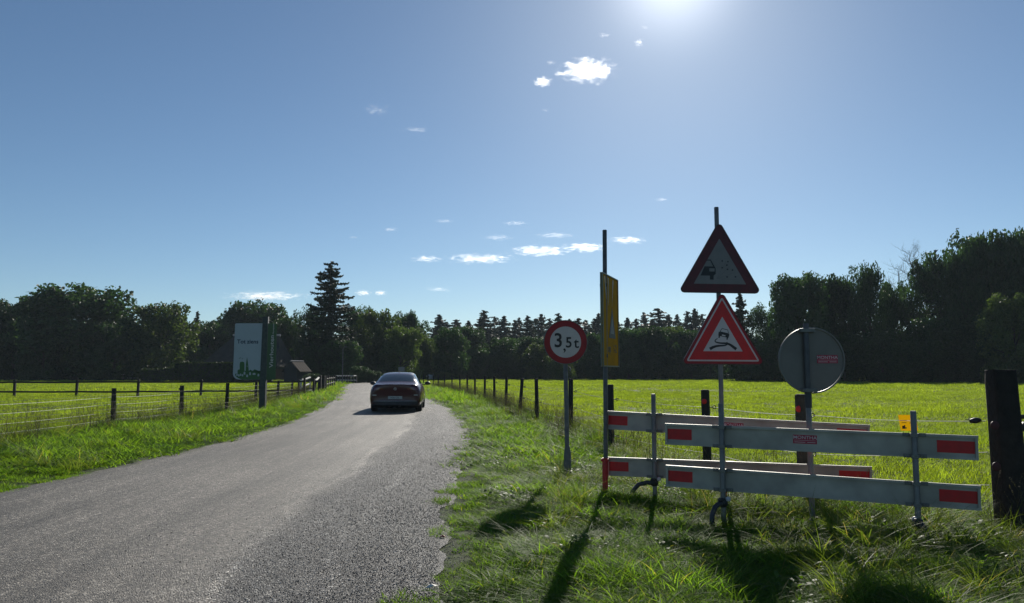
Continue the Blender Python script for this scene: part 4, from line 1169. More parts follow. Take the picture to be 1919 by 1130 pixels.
def build_car(loc, rz, paint, label, cat, detail=True, name='parked_car'):
    t = empty(name, loc, rz); tag(t, label, cat)
    S = car_profile(); nj = 11
    V, Fc, Tg = [], [], []
    idx = {}
    for i, (y, h) in enumerate(S):
        for j, (x, z) in enumerate(h):
            bow = 0.0
            if i == 0: bow = .07 * (1 - (x / .84)) * .6
            idx[(i, j, 1)] = len(V); V.append((x, y - bow, z))
            if j in (0, 10): idx[(i, j, -1)] = idx[(i, j, 1)]
            else: idx[(i, j, -1)] = len(V); V.append((-x, y - bow, z))
    def kind(i, j):
        if 3 <= i <= 4 and 8 <= j <= 9: return 1           # rear window
        if i == 5 and 8 <= j <= 9: return 0
        if 4 <= i <= 8 and 6 <= j <= 7: return 2            # side windows
        if 8 <= i <= 9 and 8 <= j <= 9: return 3            # windscreen
        if j in (0, 1): return 4
        return 0
    for i in range(len(S) - 1):
        for j in range(nj - 1):
            for s in (1, -1):
                q = (idx[(i, j, s)], idx[(i + 1, j, s)], idx[(i + 1, j + 1, s)], idx[(i, j + 1, s)])
                if s == -1: q = q[::-1]
                Fc.append(q); Tg.append(kind(i, j))
    # end caps with intermediate columns
    for i, sgn in ((0, -1), (len(S) - 1, 1)):
        h = S[i][1]; y = S[i][0]; cols = {}
        for j in range(1, 10):
            for f in (-.55, 0, .55):
                cols[(j, f)] = len(V); x, z = h[j]; b_ = (.075 if i == 0 else .10) * (1 - abs(f) * .5)
                dent = -.03 if (i == 0 and 3 <= j <= 4) else 0
                V.append((x * f, y + sgn * (b_ + dent), z))
        for j in range(0, 10):
            def cc(j_, f):
                if j_ in (0, 10): return idx[(i, j_, 1)]
                if f == 1: return idx[(i, j_, 1)]
                if f == -1: return idx[(i, j_, -1)]
                return cols[(j_, f)]
            fs_ = (-1, -.55, 0, .55, 1)
            for a_, b_ in zip(fs_[:-1], fs_[1:]):
                q = [cc(j, a_), cc(j, b_), cc(j + 1, b_), cc(j + 1, a_)]
                qq = []
                for k_ in q:
                    if k_ not in qq: qq.append(k_)
                if len(qq) < 3: continue
                if i != 0: qq = qq[::-1]
                Fc.append(tuple(qq)); Tg.append(0 if j > 1 else 4)
    me = bpy.data.meshes.new('b'); me.from_pydata(V, [], Fc)
    for k in range(5): me.materials.append(paint)
    me.polygons.foreach_set('material_index', Tg)
    o = bpy.data.objects.new('b', me); COL.objects.link(o); md = o.modifiers.new('s', 'SUBSURF'); md.levels = 2; md.render_levels = 2
    bpy.context.view_layer.update()
    ev = bpy.data.meshes.new_from_object(o.evaluated_get(bpy.context.evaluated_depsgraph_get())); bpy.data.objects.remove(o)
    co = [v.co.copy() for v in ev.vertices]; pol = [(list(p.vertices), p.material_index) for p in ev.polygons]
    # wheel arches: drop body faces inside the arch circles
    arches = [(.98, .345), (3.86, .345)]
    def part(name, ks, m_, side=0):
        vs, fs, mp = [], [], {}
        for p_, k_ in pol:
            if k_ not in ks: continue
            if side and co[p_[0]].x * side < 0: continue
            c_ = sum((co[v] for v in p_), Vector()) / len(p_)
            if k_ in (0, 4) and any(math.hypot(c_.y - ay, c_.z - .33) < ar for ay, ar in arches) and c_.z < .66 and abs(c_.x) > .5: continue
            f_ = []
            for v in p_:
                if v not in mp: mp[v] = len(vs); vs.append(tuple(co[v]))
                f_.append(mp[v])
            fs.append(tuple(f_))
        me_ = bpy.data.meshes.new(name); me_.from_pydata(vs, [], fs); me_.materials.append(m_); me_.polygons.foreach_set('use_smooth', [True] * len(fs))
        ob = bpy.data.objects.new(name, me_); COL.objects.link(ob); ob.parent = t; return ob
    glass = mat('car_glass', (.012, .018, .022), .06, 0, .45)
    part('body', (0,), paint); part('rear_window', (1,), glass); part('side_window', (2,), glass, side=1); part('side_window', (2,), glass, side=-1); part('windscreen', (3,), glass); part('underbody', (4,), M['black_rubber'])
    tyre = mat('tyre_rubber', (.02, .02, .02), .8); rim_ = mat('dark_rim', (.12, .12, .12), .35, .8)
    for (wy, _a) in arches:
        for s in (1, -1):
            w = MB(); w.lathe([(.20, -.11), (.30, -.115), (.335, -.08), (.335, .08), (.30, .115), (.20, .11)], (0, 0, 0), n=28, rot=Matrix.Rotation(math.pi / 2, 3, 'Y'))
            wo_ = w.build('wheel', tyre, t, autos=40); wo_.location = (s * .805, wy, .335)
            r2 = MB(); r2.lathe([(.05, .118), (.21, .118), (.225, .10), (.2, .05)], (0, 0, 0), n=20, rot=Matrix.Rotation(math.pi / 2 * s, 3, 'Y'))
            for k in range(5):
                q_ = 2 * math.pi * k / 5; r2.box((s * .116, .12 * math.cos(q_), .12 * math.sin(q_)), (.01, .05, .16), rot=None)
            r2.build('rim', rim_, wo_)
    # mirrors
    for s in (1, -1):
        m_ = MB(); m_.lathe([(.01, -.06), (.065, -.045), (.085, 0), (.07, .05), (.02, .085)], (0, 0, 0), n=14, axis='y')
        mo = m_.build('door_mirror', M['black_rubber'], t, autos=60); mo.location = (s * 1.06, 2.85, 1.0); mo.scale = (1.35, 1, .85)
        MB().box((s * .93, 2.87, .955), (.18, .05, .03)).build('mirror_arm', M['black_rubber'], t)
    if not detail: return t
    # rear details: sheets following the rear face
    def rear_y(x, z):
        best = 9
        for k in range(len(co)):
            c_ = co[k]
            if c_.y > 1.2: continue
            dd = (abs(c_.x) - abs(x)) ** 2 + (c_.z - z) ** 2
            if dd < best: best = dd; yy = c_.y
        return yy
    near = [c_ for c_ in co if c_.y < .75]
    def ry(x, z):
        ds = sorted(near, key=lambda c_: (c_.x - x) ** 2 + (c_.z - z) ** 2 + (0 if c_.y < .5 else .3))[:4]
        ws = [1 / (((c_.x - x) ** 2 + (c_.z - z) ** 2) + 1e-4) for c_ in ds]
        return sum(c_.y * w for c_, w in zip(ds, ws)) / sum(ws)
    def sheet(name, x0_, x1_, zf0, zf1, m_, out=.012, n=12, thick=.02, mirror=False):
        obs = []
        for s in ((1, -1) if mirror else (1,)):
            vs, fs = [], []
            for k in range(n + 1):
                x = x0_ + (x1_ - x0_) * k / n; u = k / n
                za, zb_ = zf0(u) if callable(zf0) else zf0, zf1(u) if callable(zf1) else zf1
                for z in (za, (za + zb_) / 2, zb_):
                    y = ry(x, z)
                    vs += [(s * x, y - out, z), (s * x, y + thick, z)]
            for k in range(n):
                for r3 in range(2):
                    a_ = k * 6 + r3 * 2; fs.append((a_, a_ + 6, a_ + 8, a_ + 2))
                fs += [(k * 6, k * 6 + 1, k * 6 + 7, k * 6 + 6), (k * 6 + 4, k * 6 + 10, k * 6 + 11, k * 6 + 5)]
            fs += [(0, 2, 3, 1), (2, 4, 5, 3), (n * 6, n * 6 + 1, n * 6 + 3, n * 6 + 2), (n * 6 + 2, n * 6 + 3, n * 6 + 5, n * 6 + 4)]
            mbx = MB(); mbx.add(vs, fs); obs.append(mbx.build(name, m_, t, autos=40))
        return obs
    lamp = mat('tail_lamp_glass', (.10, .008, .012), .12, coat=.8); chrome = mat('chrome_strip', (.30, .30, .31), .35, .8); lowb = mat('black_bumper', (.018, .018, .02), .55)
    sheet('tail_lamp', .42, .86, lambda u: .80 - .0 * u, lambda u: .875 + .03 * u, lamp, .012, mirror=True)
    sheet('lower_bumper', -.80, .80, .15, .40, lowb, .016, n=16)
    sheet('chrome_strip', -.76, .76, .404, .414, chrome, .022, n=16)
    sheet('reflector', .66, .80, .60, .635, chrome, .014, n=4, mirror=True)
    sheet('spoiler_lip', -.66, .66, lambda u: .985, lambda u: 1.0, paint, .03, n=12)
    yb = ry(0, .53)
    pl_ = MB(); pl_.box((0, yb - .018, .53), (.50, .012, .105), bev=.003); plo = pl_.build('number_plate', mat('plate_white', (.36, .37, .35), .5), t)
    text_part('H26 CSL', .088, M['black_print'], plo, (.0, yb - .0245, .527), xs=.98, off=.0008)
    rv_ = MB(); ye = ry(0, .84); rv_.ring(circle(.052, 20, 0, .84), circle(.042, 20, 0, .84), ye - .022, ye - .008); rv_.prism([(-.03, .86), (-.008, .815), (0, .835), (.008, .815), (.03, .86), (.018, .86), (.008, .84), (0, .855), (-.008, .84), (-.018, .86)], ye - .02, ye - .008)
    rv_.build('badge', chrome, t)
    fn = MB(); fn.add([(-.012, 1.92, 1.44), (.012, 1.92, 1.44), (.02, 2.14, 1.445), (-.02, 2.14, 1.445), (-.004, 1.95, 1.50), (.004, 1.95, 1.50)], [(0, 1, 2, 3), (0, 4, 5, 1), (1, 5, 2), (0, 3, 4), (3, 2, 5, 4)]); fn.build('roof_aerial', M['black_rubber'], t)
    return t
paint = mat('dark_red_metallic', (.050, .005, .009), .25, 0, .35, coat=.25)
c_ = at(740, 772, 27.7)
build_car((c_.x, 27.7, .03), R_(4.5), paint, 'dark red metallic fastback saloon driving away along the road', 'car', True, 'red_car')
c_ = at(810, 712, 139)
build_car((c_.x, 139, 0), R_(75), mat('white_paint', (.7, .7, .7), .3, coat=.6), 'distant white car half hidden behind the fence posts by the wood', 'car', False, 'parked_car')

# small pale sign by the road, behind the car
p_ = V2(752, 120); g = empty('roadside_sign', p_); tag(g, 'small pale rectangular sign standing just above the car roof', 'sign')
MB().box((0, 0, 1.0), (.07, .07, 2.2)).build('pole', M['galv_dull'], g); MB().box((0, -.05, 1.95), (.95, .03, .7), bev=.01).build('plate', M['grey_sign'], g)
p_ = V2(641.5, 92); g = empty('lamp_post', p_); tag(g, 'thin grey lamp post standing before the dark trees by the bend', 'lamp post')
MB().tube([(0, 0, -.1), (0, 0, 1.2), (0, 0, 4.3)], [.07, .06, .045], n=8).build('column', M['galv_dull'], g, autos=50)
MB().tube([(0, 0, 4.25), (.10, -.1, 4.42), (.3, -.3, 4.46)], [.04, .035, .03], n=6).build('arm', M['galv_dull'], g); MB().box((.42, -.42, 4.45), (.4, .16, .08), rot=Matrix.Rotation(R_(-45), 3, 'Z'), bev=.02).build('lantern', M['alu_dark'], g)
# ------------------------------------------------------------------ trees
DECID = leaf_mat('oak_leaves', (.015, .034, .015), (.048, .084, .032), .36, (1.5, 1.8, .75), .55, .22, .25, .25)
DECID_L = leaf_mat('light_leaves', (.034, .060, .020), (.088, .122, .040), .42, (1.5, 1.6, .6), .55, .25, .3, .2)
CONIF = leaf_mat('conifer_needles', (.011, .024, .013), (.032, .052, .024), .15, (1.5, 1.5, .6), .6, .2, .3, .2)
HEDGE = leaf_mat('hedge_leaves', (.016, .03, .008), (.04, .062, .014), .22, (1.5, 1.6, .4), .55, .2, .6, .1)

def fan(g, P_, nrm, size, aspect=1.0, jit=.9):
    """leaf clump quads at positions P_ (n,3), rough normals nrm"""
    n = len(P_)
    d = nrm + g.normal(0, jit, (n, 3)); d /= np.linalg.norm(d, axis=1)[:, None] + 1e-9
    a = np.cross(d, g.normal(0, 1, (n, 3))); a /= np.linalg.norm(a, axis=1)[:, None] + 1e-9
    b_ = np.cross(d, a)
    s = size * g.uniform(.5, 1.25, (n, 1))
    p0 = P_ - a * s; p1 = P_ + b_ * s * .55 * aspect + d * s * .18; p2 = P_ + a * s; p3 = P_ - b_ * s * .55 * aspect - d * s * .12
    V_ = np.stack([p0, p1, p2, p3], 1).reshape(-1, 3)
    return V_
def quads_mesh(name, V_, material):
    n = len(V_) // 4
    me = bpy.data.meshes.new(name); me.vertices.add(4 * n); me.vertices.foreach_set('co', V_.astype(np.float32).ravel())
    me.loops.add(4 * n); me.loops.foreach_set('vertex_index', np.arange(4 * n, dtype=np.int32))
    me.polygons.add(n); me.polygons.foreach_set('loop_start', np.arange(0, 4 * n, 4, dtype=np.int32)); me.polygons.foreach_set('loop_total', np.full(n, 4, dtype=np.int32))
    me.materials.append(material); me.update(calc_edges=True); me.validate(); return me
def decid_crown(seed, H=1.0, W=1.0, base=.12, nl=34, leaves=9000, size=.022, shape=1.0, droop=0.0, mat_=None):
    nl = int(nl * 1.7); leaves = int(leaves * 1.6); size *= 1.15; base *= .6
    """unit crown: height ~1, width ~1 (scaled by the object)"""
    g = np.random.default_rng(seed); lobes = []
    for k in range(nl):
        z = base + (.93 - base) * g.uniform() ** .85
        u = (z - base) / (1 - base)
        rad = .47 * max(0, 1 - abs((u - .42) / .60) ** 2.6) ** .5
        a = g.uniform(0, 6.28); rr_ = rad * (.15 + .85 * math.sqrt(g.uniform()))
        lr = g.uniform(.085, .15)
        lobes.append((rr_ * math.cos(a), rr_ * math.sin(a), min(z, 1 - lr * .75), lr))
    lobes.append((0.02, 0, .86, .13))
    sub = []
    for (x, y, z, r) in lobes:
        for q in range(11):
            d = g.normal(0, 1, 3); d[2] = d[2] * .8 + .25; d /= np.linalg.norm(d)
            sub.append((x + d[0] * r * .85, y + d[1] * r * .85, z + d[2] * r * .8, r * g.uniform(.26, .5)))
        sub.append((x, y, z, r * 1.0)); sub.append((x * .6, y * .6, z * .9, r * .9))
    sub = np.array(sub); w = sub[:, 3] ** 2; pick = g.choice(len(sub), leaves, p=w / w.sum())
    d = g.normal(0, 1, (leaves, 3)); d /= np.linalg.norm(d, axis=1)[:, None]
    P_ = sub[pick, :3] + d * sub[pick, 3:4] * g.uniform(.6, 1.08, (leaves, 1))
    P_[:, 2] -= droop * (P_[:, 0] ** 2 + P_[:, 1] ** 2)
    P_[:, 2] = np.maximum(P_[:, 2], .02)
    return quads_mesh('crown', fan(g, P_, d, size), mat_ or DECID)
def conifer_crown(seed, base=.08, leaves_per=26, whorls=34, width=.30, size=.014, irregular=.35, power=.9, mat_=None, gap=0.0):
    g = np.random.default_rng(seed); PP, NN = [], []
    for k in range(whorls):
        u = (k + g.uniform(0, .6)) / whorls; z = base + (1 - base) * u
        Lm = width / 2 * (1 - u) ** power + .006
        nb = int(5 + 5 * (1 - u))
        a0 = g.uniform(0, 6.28)
        for q in range(nb):
            if g.uniform() < gap: continue
            a = a0 + q * 6.28 / nb + g.normal(0, .35); zj = g.normal(0, .55) * (1 - base) / whorls; Lb = Lm * g.uniform(1 - irregular, 1 + irregular * .6)
            n = max(4, int(leaves_per * Lb / (width / 2)) + 4)
            s = g.uniform(0.02, 1, n) ** .8
            dz = Lb * (-.18 * s + .22 * s ** 2.2) * 1.2
            sw = Lb * .22 * (1 - s * .75)
            x = math.cos(a) * Lb * s + g.normal(0, 1, n) * sw * abs(math.sin(a)) * .8; y = math.sin(a) * Lb * s + g.normal(0, 1, n) * sw * abs(math.cos(a)) * .8
            zz = z + zj + dz * g.uniform(.6, 1.6) - np.abs(g.normal(0, 1, n)) * .006 - .008 * s
            PP.append(np.stack([x, y, zz], 1)); NN.append(np.tile([math.cos(a) * .3, math.sin(a) * .3, 1.0], (n, 1)))
    P_ = np.concatenate(PP); Nn = np.concatenate(NN)
    t_ = np.stack([g.normal(0, .003, 60), g.normal(0, .003, 60), g.uniform(.9, 1.0, 60)], 1)
    P_ = np.concatenate([P_, t_]); Nn = np.concatenate([Nn, np.tile([0, 0, 1.0], (60, 1))])
    return quads_mesh('crown', fan(g, P_, Nn, size, .9, .5), mat_ or CONIF)
def trunk_mesh(seed, h=.55, r=.022, limbs=7, material=None, spread=.33, top=.8):
    g = np.random.default_rng(seed); mb = MB()
    mb.tube([(0, 0, -.02), (0, 0, .04), (g.normal(0, .008), g.normal(0, .008), h * .5), (g.normal(0, .015), g.normal(0, .015), h), (g.normal(0, .02), g.normal(0, .02), top)], [r * 1.35, r, r * .8, r * .6, r * .15], n=8)
    for k in range(limbs):
        z = h * g.uniform(.35, 1.05); a = g.uniform(0, 6.28); l_ = spread * g.uniform(.6, 1)
        mb.tube([(0, 0, z), (math.cos(a) * l_ * .5, math.sin(a) * l_ * .5, z + .08), (math.cos(a) * l_, math.sin(a) * l_, z + .22 * g.uniform(.4, 1.2))], [r * .5, r * .33, r * .08], n=5)
    return mb.mesh('trunk', material or M['bark'], True)

OAK = [decid_crown(s, nl=40, leaves=13000, size=.019) for s in (1, 2, 3, 4)]
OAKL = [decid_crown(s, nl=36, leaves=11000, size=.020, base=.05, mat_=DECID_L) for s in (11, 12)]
BUSHY = [decid_crown(s, base=.03, nl=36, leaves=10000, size=.021, shape=.8) for s in (21, 22, 23)]
TALLD = [decid_crown(s, base=.05, nl=44, leaves=12000, size=.016, shape=.9) for s in (31, 32)]
SPR = [conifer_crown(s, width=.46, whorls=42, leaves_per=44, size=.021, power=.62, irregular=.45) for s in (41, 42, 43)]
PINE = [conifer_crown(s, base=.40, width=.46, whorls=18, leaves_per=54, size=.021, irregular=.6, power=.5, gap=.12) for s in (51, 52, 53)]
HERO = conifer_crown(61, base=.05, width=.62, whorls=40, leaves_per=230, size=.0135, irregular=.42, power=.40, gap=.05)
TR = [trunk_mesh(71, .5, .028, 8), trunk_mesh(72, .55, .024, 7)]
TRC = trunk_mesh(73, .7, .016, 0, top=.985)

LR = random.Random(99)
def tree(px, ytop, wpx, d, crown, trunk, label, group=None, name='tree', base_y=None, cat='tree', wf=1.0):
    g = at(px, ytop, d)
    h = g.z; w = wpx / F_PX * d / wf
    t = empty(name, (g.x, d, 0), LR.uniform(0, 6.28)); tag(t, label, cat, group)
    t.scale = (w, w, h)
    c = bpy.data.objects.new('crown', crown); COL.objects.link(c); c.parent = t
    k = bpy.data.objects.new('trunk', trunk); COL.objects.link(k); k.parent = t
    return t
def decid(px, yt, w, d, label, group=None, pool=OAK, name='broadleaf_tree'): return tree(px, yt, w, d, pool[LR.randrange(len(pool))], TR[LR.randrange(2)], label, group, name, wf=1.05)
def conif(px, yt, w, d, label, group=None, pool=SPR, name='spruce_tree', wf=.40): return tree(px, yt, w, d, pool[LR.randrange(len(pool))], TRC, label, group, name, wf=wf)

# left group
decid(150, 541, 225, 132, 'largest dark oak of the left group, its dome rising highest', name='oak_tree')
decid(32, 566, 120, 134, 'dark oak with ragged top at the left edge of the picture', name='oak_tree')
decid(-60, 560, 130, 134, 'oak cut off by the left edge', name='oak_tree')
decid(86, 580, 90, 128, 'lower dark oak between the edge oak and the largest oak', name='oak_tree', pool=BUSHY)
decid(218, 600, 110, 127, 'dark lower oak hanging down over the right of the big oak', name='oak_tree', pool=BUSHY)
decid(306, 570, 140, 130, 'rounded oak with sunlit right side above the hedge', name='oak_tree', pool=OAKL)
conif(370, 584, 36, 175, 'small spruce top peeking between the rounded oak and barn tree')
decid(430, 590, 110, 165, 'dark broadleaf tree left behind the barn roof', pool=BUSHY)
decid(486, 570, 150, 162, 'broad dark tree rising behind the barn and village sign')
decid(540, 596, 70, 150, 'dark tree between the village sign and the tall spruce', pool=BUSHY)
decid(580, 577, 80, 146, 'dull olive tree just left of the tall spruce', pool=TALLD)
# the tall spruce
tree(620, 493, 118, 122, HERO, TRC, 'tall dark spruce standing alone above the bend, tallest tree', None, 'spruce_tree', wf=.62)
decid(635, 640, 90, 119, 'dark low broadleaf under the tall spruce', pool=BUSHY)
decid(675, 578, 80, 140, 'dark tree close to the right of the tall spruce', pool=TALLD)
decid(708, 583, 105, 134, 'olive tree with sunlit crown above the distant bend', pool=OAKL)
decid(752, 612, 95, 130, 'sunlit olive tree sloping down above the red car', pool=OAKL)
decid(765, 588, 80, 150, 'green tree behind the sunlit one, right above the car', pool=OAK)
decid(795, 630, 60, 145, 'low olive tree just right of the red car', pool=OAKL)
decid(598, 650, 60, 118, 'dark low tree over the small shed', pool=BUSHY)
ORD = ['first', 'second', 'third', 'fourth', 'fifth', 'sixth', 'seventh', 'eighth', 'ninth', 'tenth', 'eleventh', 'twelfth', 'thirteenth', 'fourteenth', 'fifteenth', 'sixteenth', 'seventeenth', 'eighteenth', 'nineteenth', 'twentieth']
SEG = [(-999, 545, 'left of the village sign'), (545, 790, 'between the village sign and the car'), (790, 1060, 'between the car and the weight limit sign'), (1060, 1146, 'between weight limit sign and yellow panel'),
       (1146, 1352, 'between yellow panel and warning triangles'), (1352, 1523, 'between warning triangles and round sign back'), (1523, 1873, 'between round sign back and thick gate post'), (1873, 2999, 'right of the thick gate post')]
_cnt = {}
def wood_label(what, px):
    for a, b, txt in SEG:
        if a <= px < b:
            k = _cnt.get((what, txt), 0); _cnt[(what, txt)] = k + 1
            return f'{what}, {ORD[k]} from left {txt}'
# front row of the middle wood
G1 = 'broadleaf trees along the front of the middle wood'
fr_ = [(842, 628, 70), (872, 615, 75), (905, 640, 70), (935, 622, 80), (965, 635, 70), (990, 618, 74), (1022, 630, 80), (1052, 622, 70), (1084, 632, 76), (1112, 618, 70), (1142, 632, 80), (1172, 622, 72), (1205, 618, 78), (1236, 628, 80), (1268, 612, 76), (1300, 618, 80), (1332, 622, 76)]
for i, (px, yt, w) in enumerate(fr_):
    decid(px + LR.uniform(-6, 6), yt + 6 + LR.uniform(-20, 14), w * LR.uniform(.85, 1.35), 146 + LR.uniform(-5, 12), wood_label('front row broadleaf', px), G1, pool=(OAK + BUSHY[:1] + OAKL + TALLD))
G2 = 'pointed conifers on the skyline of the middle wood'
sk = [(820, 584, 40), (838, 604, 30), (856, 594, 44), (880, 600, 30), (898, 592, 26), (909, 584, 40), (926, 596, 26), (944, 585, 36), (962, 598, 28), (972, 600, 26), (988, 592, 32), (1004, 602, 30), (1016, 588, 36), (1032, 596, 30), (1046, 590, 34), (1064, 596, 30), (1082, 600, 34), (1100, 594, 30),
      (1112, 600, 30), (1122, 588, 30), (1136, 596, 28), (1156, 598, 30), (1174, 589, 30), (1190, 592, 26), (1206, 590, 28), (1218, 594, 26), (1232, 583, 36), (1254, 590, 32), (1270, 592, 26), (1286, 585, 28), (1300, 581, 30), (1314, 592, 26), (1330, 588, 30), (1344, 580, 32)]
for i, (px, yt, w) in enumerate(sk):
    pool = SPR if i % 5 != 1 else PINE
    conif(px + LR.uniform(-3, 3), yt + LR.uniform(-5, 8), w * (1.9 if pool is SPR else 2.0), 228 + LR.uniform(-12, 20), wood_label('skyline conifer', px), G2, pool=pool, name='conifer_tree', wf=.40 if pool is SPR else .36)
# filling trees behind
for px, yt, w in ((-30, 590, 110), (50, 600, 100), (110, 590, 110), (180, 596, 110), (250, 600, 110), (330, 606, 100), (395, 606, 90)):
    decid(px, yt, w, 148, wood_label('dark inner wood tree', px), 'dark trees behind the left group', pool=BUSHY)
G3 = 'dark trees inside the middle wood'
for i in range(26):
    px = 560 + i * 32
    decid(px + LR.uniform(-8, 8), 640 + LR.uniform(-10, 10), 95, 168 + LR.uniform(-4, 6), wood_label('dark inner wood tree', px), G3, pool=BUSHY)
# right wood
conif(1386, 549, 66, 128, 'dark spruce right behind the lower warning triangle', pool=SPR)
decid(1432, 572, 70, 124, 'thin topped tree just right of the lower warning triangle', pool=TALLD)
decid(1492, 518, 120, 116, 'tall dark tree above and left of the round sign back', pool=OAK)
decid(1562, 521, 110, 120, 'dark rounded tree directly behind the round sign back', pool=OAK)
decid(1626, 500, 84, 114, 'tall tree with a knobbly top right of the round sign', pool=TALLD)
decid(1672, 535, 80, 118, 'lower dark tree in the dip under the bare branches', pool=BUSHY)
decid(1755, 482, 130, 112, 'tall ragged tree right of the bare dead tree', pool=TALLD)
conif(1752, 470, 110, 111, 'ragged larch like conifer right of the bare dead tree', pool=[conifer_crown(77, base=.1, width=.5, whorls=22, leaves_per=44, size=.013, irregular=.6, power=.5, gap=.3)], name='larch_tree', wf=.5)
decid(1838, 443, 150, 110, 'highest dark tree in the right hand wood', pool=OAK)
decid(1800, 472, 90, 108, 'tall dark tree leaning against the highest one', pool=TALLD)
decid(1905, 440, 120, 106, 'tall dark tree at the right edge', pool=OAK)
decid(1990, 450, 130, 104, 'dark tree cut off by the right edge', pool=OAK)
decid(1895, 555, 130, 92, 'lighter green tree low at the right edge, nearest of the wood', pool=OAKL)
decid(1740, 600, 110, 104, 'low bushy tree in the middle of the right wood', pool=BUSHY)
decid(1820, 590, 110, 104, 'low dark bushy tree left of the thick gate post', pool=BUSHY)
G4 = 'low trees along the foot of the right wood'
for px, yt, w, d in ((1400, 630, 80, 122), (1450, 640, 90, 116), (1510, 628, 90, 113), (1580, 625, 90, 110), (1650, 618, 90, 108), (1700, 640, 80, 104), (1770, 650, 80, 102), (1850, 640, 90, 98), (1930, 640, 90, 94)):
    decid(px, yt, w, d, wood_label('low bushy tree', px), G4, pool=BUSHY)
# dead bare tree
def bare_tree(px, yt, d, label, seed, sc=1.0):
    g = at(px, yt, d); t = empty('bare_tree', (g.x, d, 0)); tag(t, label, 'tree'); h = g.z; r = random.Random(seed); mb = MB()
    mb.tube([(0, 0, -.2), (.2, 0, h * .4), (.1, .1, h * .75), (.3, 0, h)], [.22, .16, .09, .02], n=7)
    def br(p, d_, l_, rad, lv):
        pts = [p]; dd = d_.copy()
        for k in range(3):
            dd = (dd + Vector((r.gauss(0, .2), r.gauss(0, .2), r.gauss(.08, .15)))).normalized(); pts.append(pts[-1] + dd * l_ / 3)
        mb.tube(pts, [rad, rad * .7, rad * .5, rad * .3], n=4, cap=False)
        if lv < 3:
            for k in range(4): br(pts[r.choice((1, 2, 3))], (dd + Vector((r.gauss(0, .6), r.gauss(0, .6), r.gauss(.2, .4)))).normalized(), l_ * r.uniform(.45, .7), rad * .5, lv + 1)
    for k in range(11):
        a = r.uniform(0, 6.28); z = h * r.uniform(.62, .96); br(Vector((.15, 0, z)), Vector((math.cos(a), math.sin(a) * .5, .7)).normalized(), h * .15 * sc, .05, 0)
    mb.build('crown', M['bark_grey'], t)
    return t
bare_tree(1712, 482, 113, 'bare dead tree with pale twigs above the right hand wood', 5)
bare_tree(1682, 518, 121, 'smaller bare tree left of the taller bare one', 8, .9)
# understory mass of the wood
g = np.random.default_rng(5); PP = []
for (pa, pb, d, zt_) in ((555, 830, 152, 4.5), (800, 1400, 160, 5.5), (1380, 1960, 119, 5.5), (-60, 420, 141, 5.0), (-60, 640, 158, 7.0)):
    n = 9000
    px = g.uniform(pa, pb, n)
    PP.append(np.stack([(px - CX) / F_PX * d + 0, d + g.uniform(-2, 6, n), zt_ * g.uniform(0, 1, n) ** .8 * (1 + .25 * np.sin(px * .09))], 1))
P_ = np.concatenate(PP)
o = bpy.data.objects.new('undergrowth', quads_mesh('undergrowth', fan(g, P_, np.tile([0, -1., .3], (len(P_), 1)), .42), DECID)); COL.objects.link(o)
tag(o, 'dark undergrowth closing the foot of the woods', 'undergrowth', kind='stuff')

# ------------------------------------------------------------------ hedges, bushes, barn, shed
def hedge(name, corners, h, thick, label, round_=False, h2=None, seed=3):
    """boxy clipped hedge between two ground points: core + leaf shell"""
    a, b = corners; a, b = Vector(a), Vector(b); L_ = (b - a).length; rz = math.atan2(b.y - a.y, b.x - a.x)
    t = empty(name, a, rz); tag(t, label, 'hedge'); h2 = h2 or h
    core = MB(); core.add([(0.1, -thick / 2 + .1, 0), (L_ - .1, -thick / 2 + .1, 0), (L_ - .1, thick / 2 - .1, 0), (.1, thick / 2 - .1, 0), (.1, -thick / 2 + .1, h - .1), (L_ - .1, -thick / 2 + .1, h2 - .1), (L_ - .1, thick / 2 - .1, h2 - .1), (.1, thick / 2 - .1, h - .1)],
                            [(0, 1, 5, 4), (1, 2, 6, 5), (2, 3, 7, 6), (3, 0, 4, 7), (4, 5, 6, 7)])
    core.build('branch_core', M['dark_board'], t)
    g = np.random.default_rng(seed); n = int(L_ * h * 170)
    u = g.uniform(0, L_, n); v = g.uniform(0, 1, n); side = g.uniform(0, 1, n)
    hh = h + (h2 - h) * u / L_
    P_ = np.zeros((n, 3)); Nn = np.zeros((n, 3))
    f_ = side < .5; tp = (side >= .5) & (side < .85); bk = side >= .85
    P_[f_] = np.stack([u[f_], np.full(f_.sum(), -thick / 2), v[f_] * hh[f_]], 1); Nn[f_] = (0, -1, 0)
    P_[tp] = np.stack([u[tp], (v[tp] - .5) * thick, hh[tp]], 1); Nn[tp] = (0, 0, 1)
    P_[bk] = np.stack([np.where(v[bk] < .5, 0, L_), g.uniform(-.5, .5, bk.sum()) * thick, g.uniform(0, 1, bk.sum()) * hh[bk]], 1); Nn[bk] = (1, 0, 0)
    P_ += g.normal(0, .05, (n, 3))
    o = bpy.data.objects.new('foliage', quads_mesh('foliage', fan(g, P_, Nn, .13, 1, .6), HEDGE)); COL.objects.link(o); o.parent = t
    return t
def gp2(px, d): q = at(px, 712, d); return (q.x, q.y, 0)
hedge('clipped_hedge', (gp2(330, 112), gp2(497, 112)), at(400, 680, 112).z, 1.6, 'long tall clipped hedge behind the village sign', seed=3)
hedge('clipped_hedge', (gp2(268, 111), gp2(330, 111.5)), at(290, 693, 111).z, 1.6, 'lower clipped hedge left of the tall hedge', h2=at(290, 689, 111).z, seed=4)
hedge('clipped_hedge', (gp2(498, 109), gp2(503, 125)), at(500, 681, 110).z, 1.3, 'hedge end with a sunlit face beside the green sign board', seed=5)
def bush(px, yt, w, d, label, name='round_bush', pool=None):
    t = decid(px, yt, w, d, label, None, pool or BUSHY, name); t['category'] = 'bush'; return t
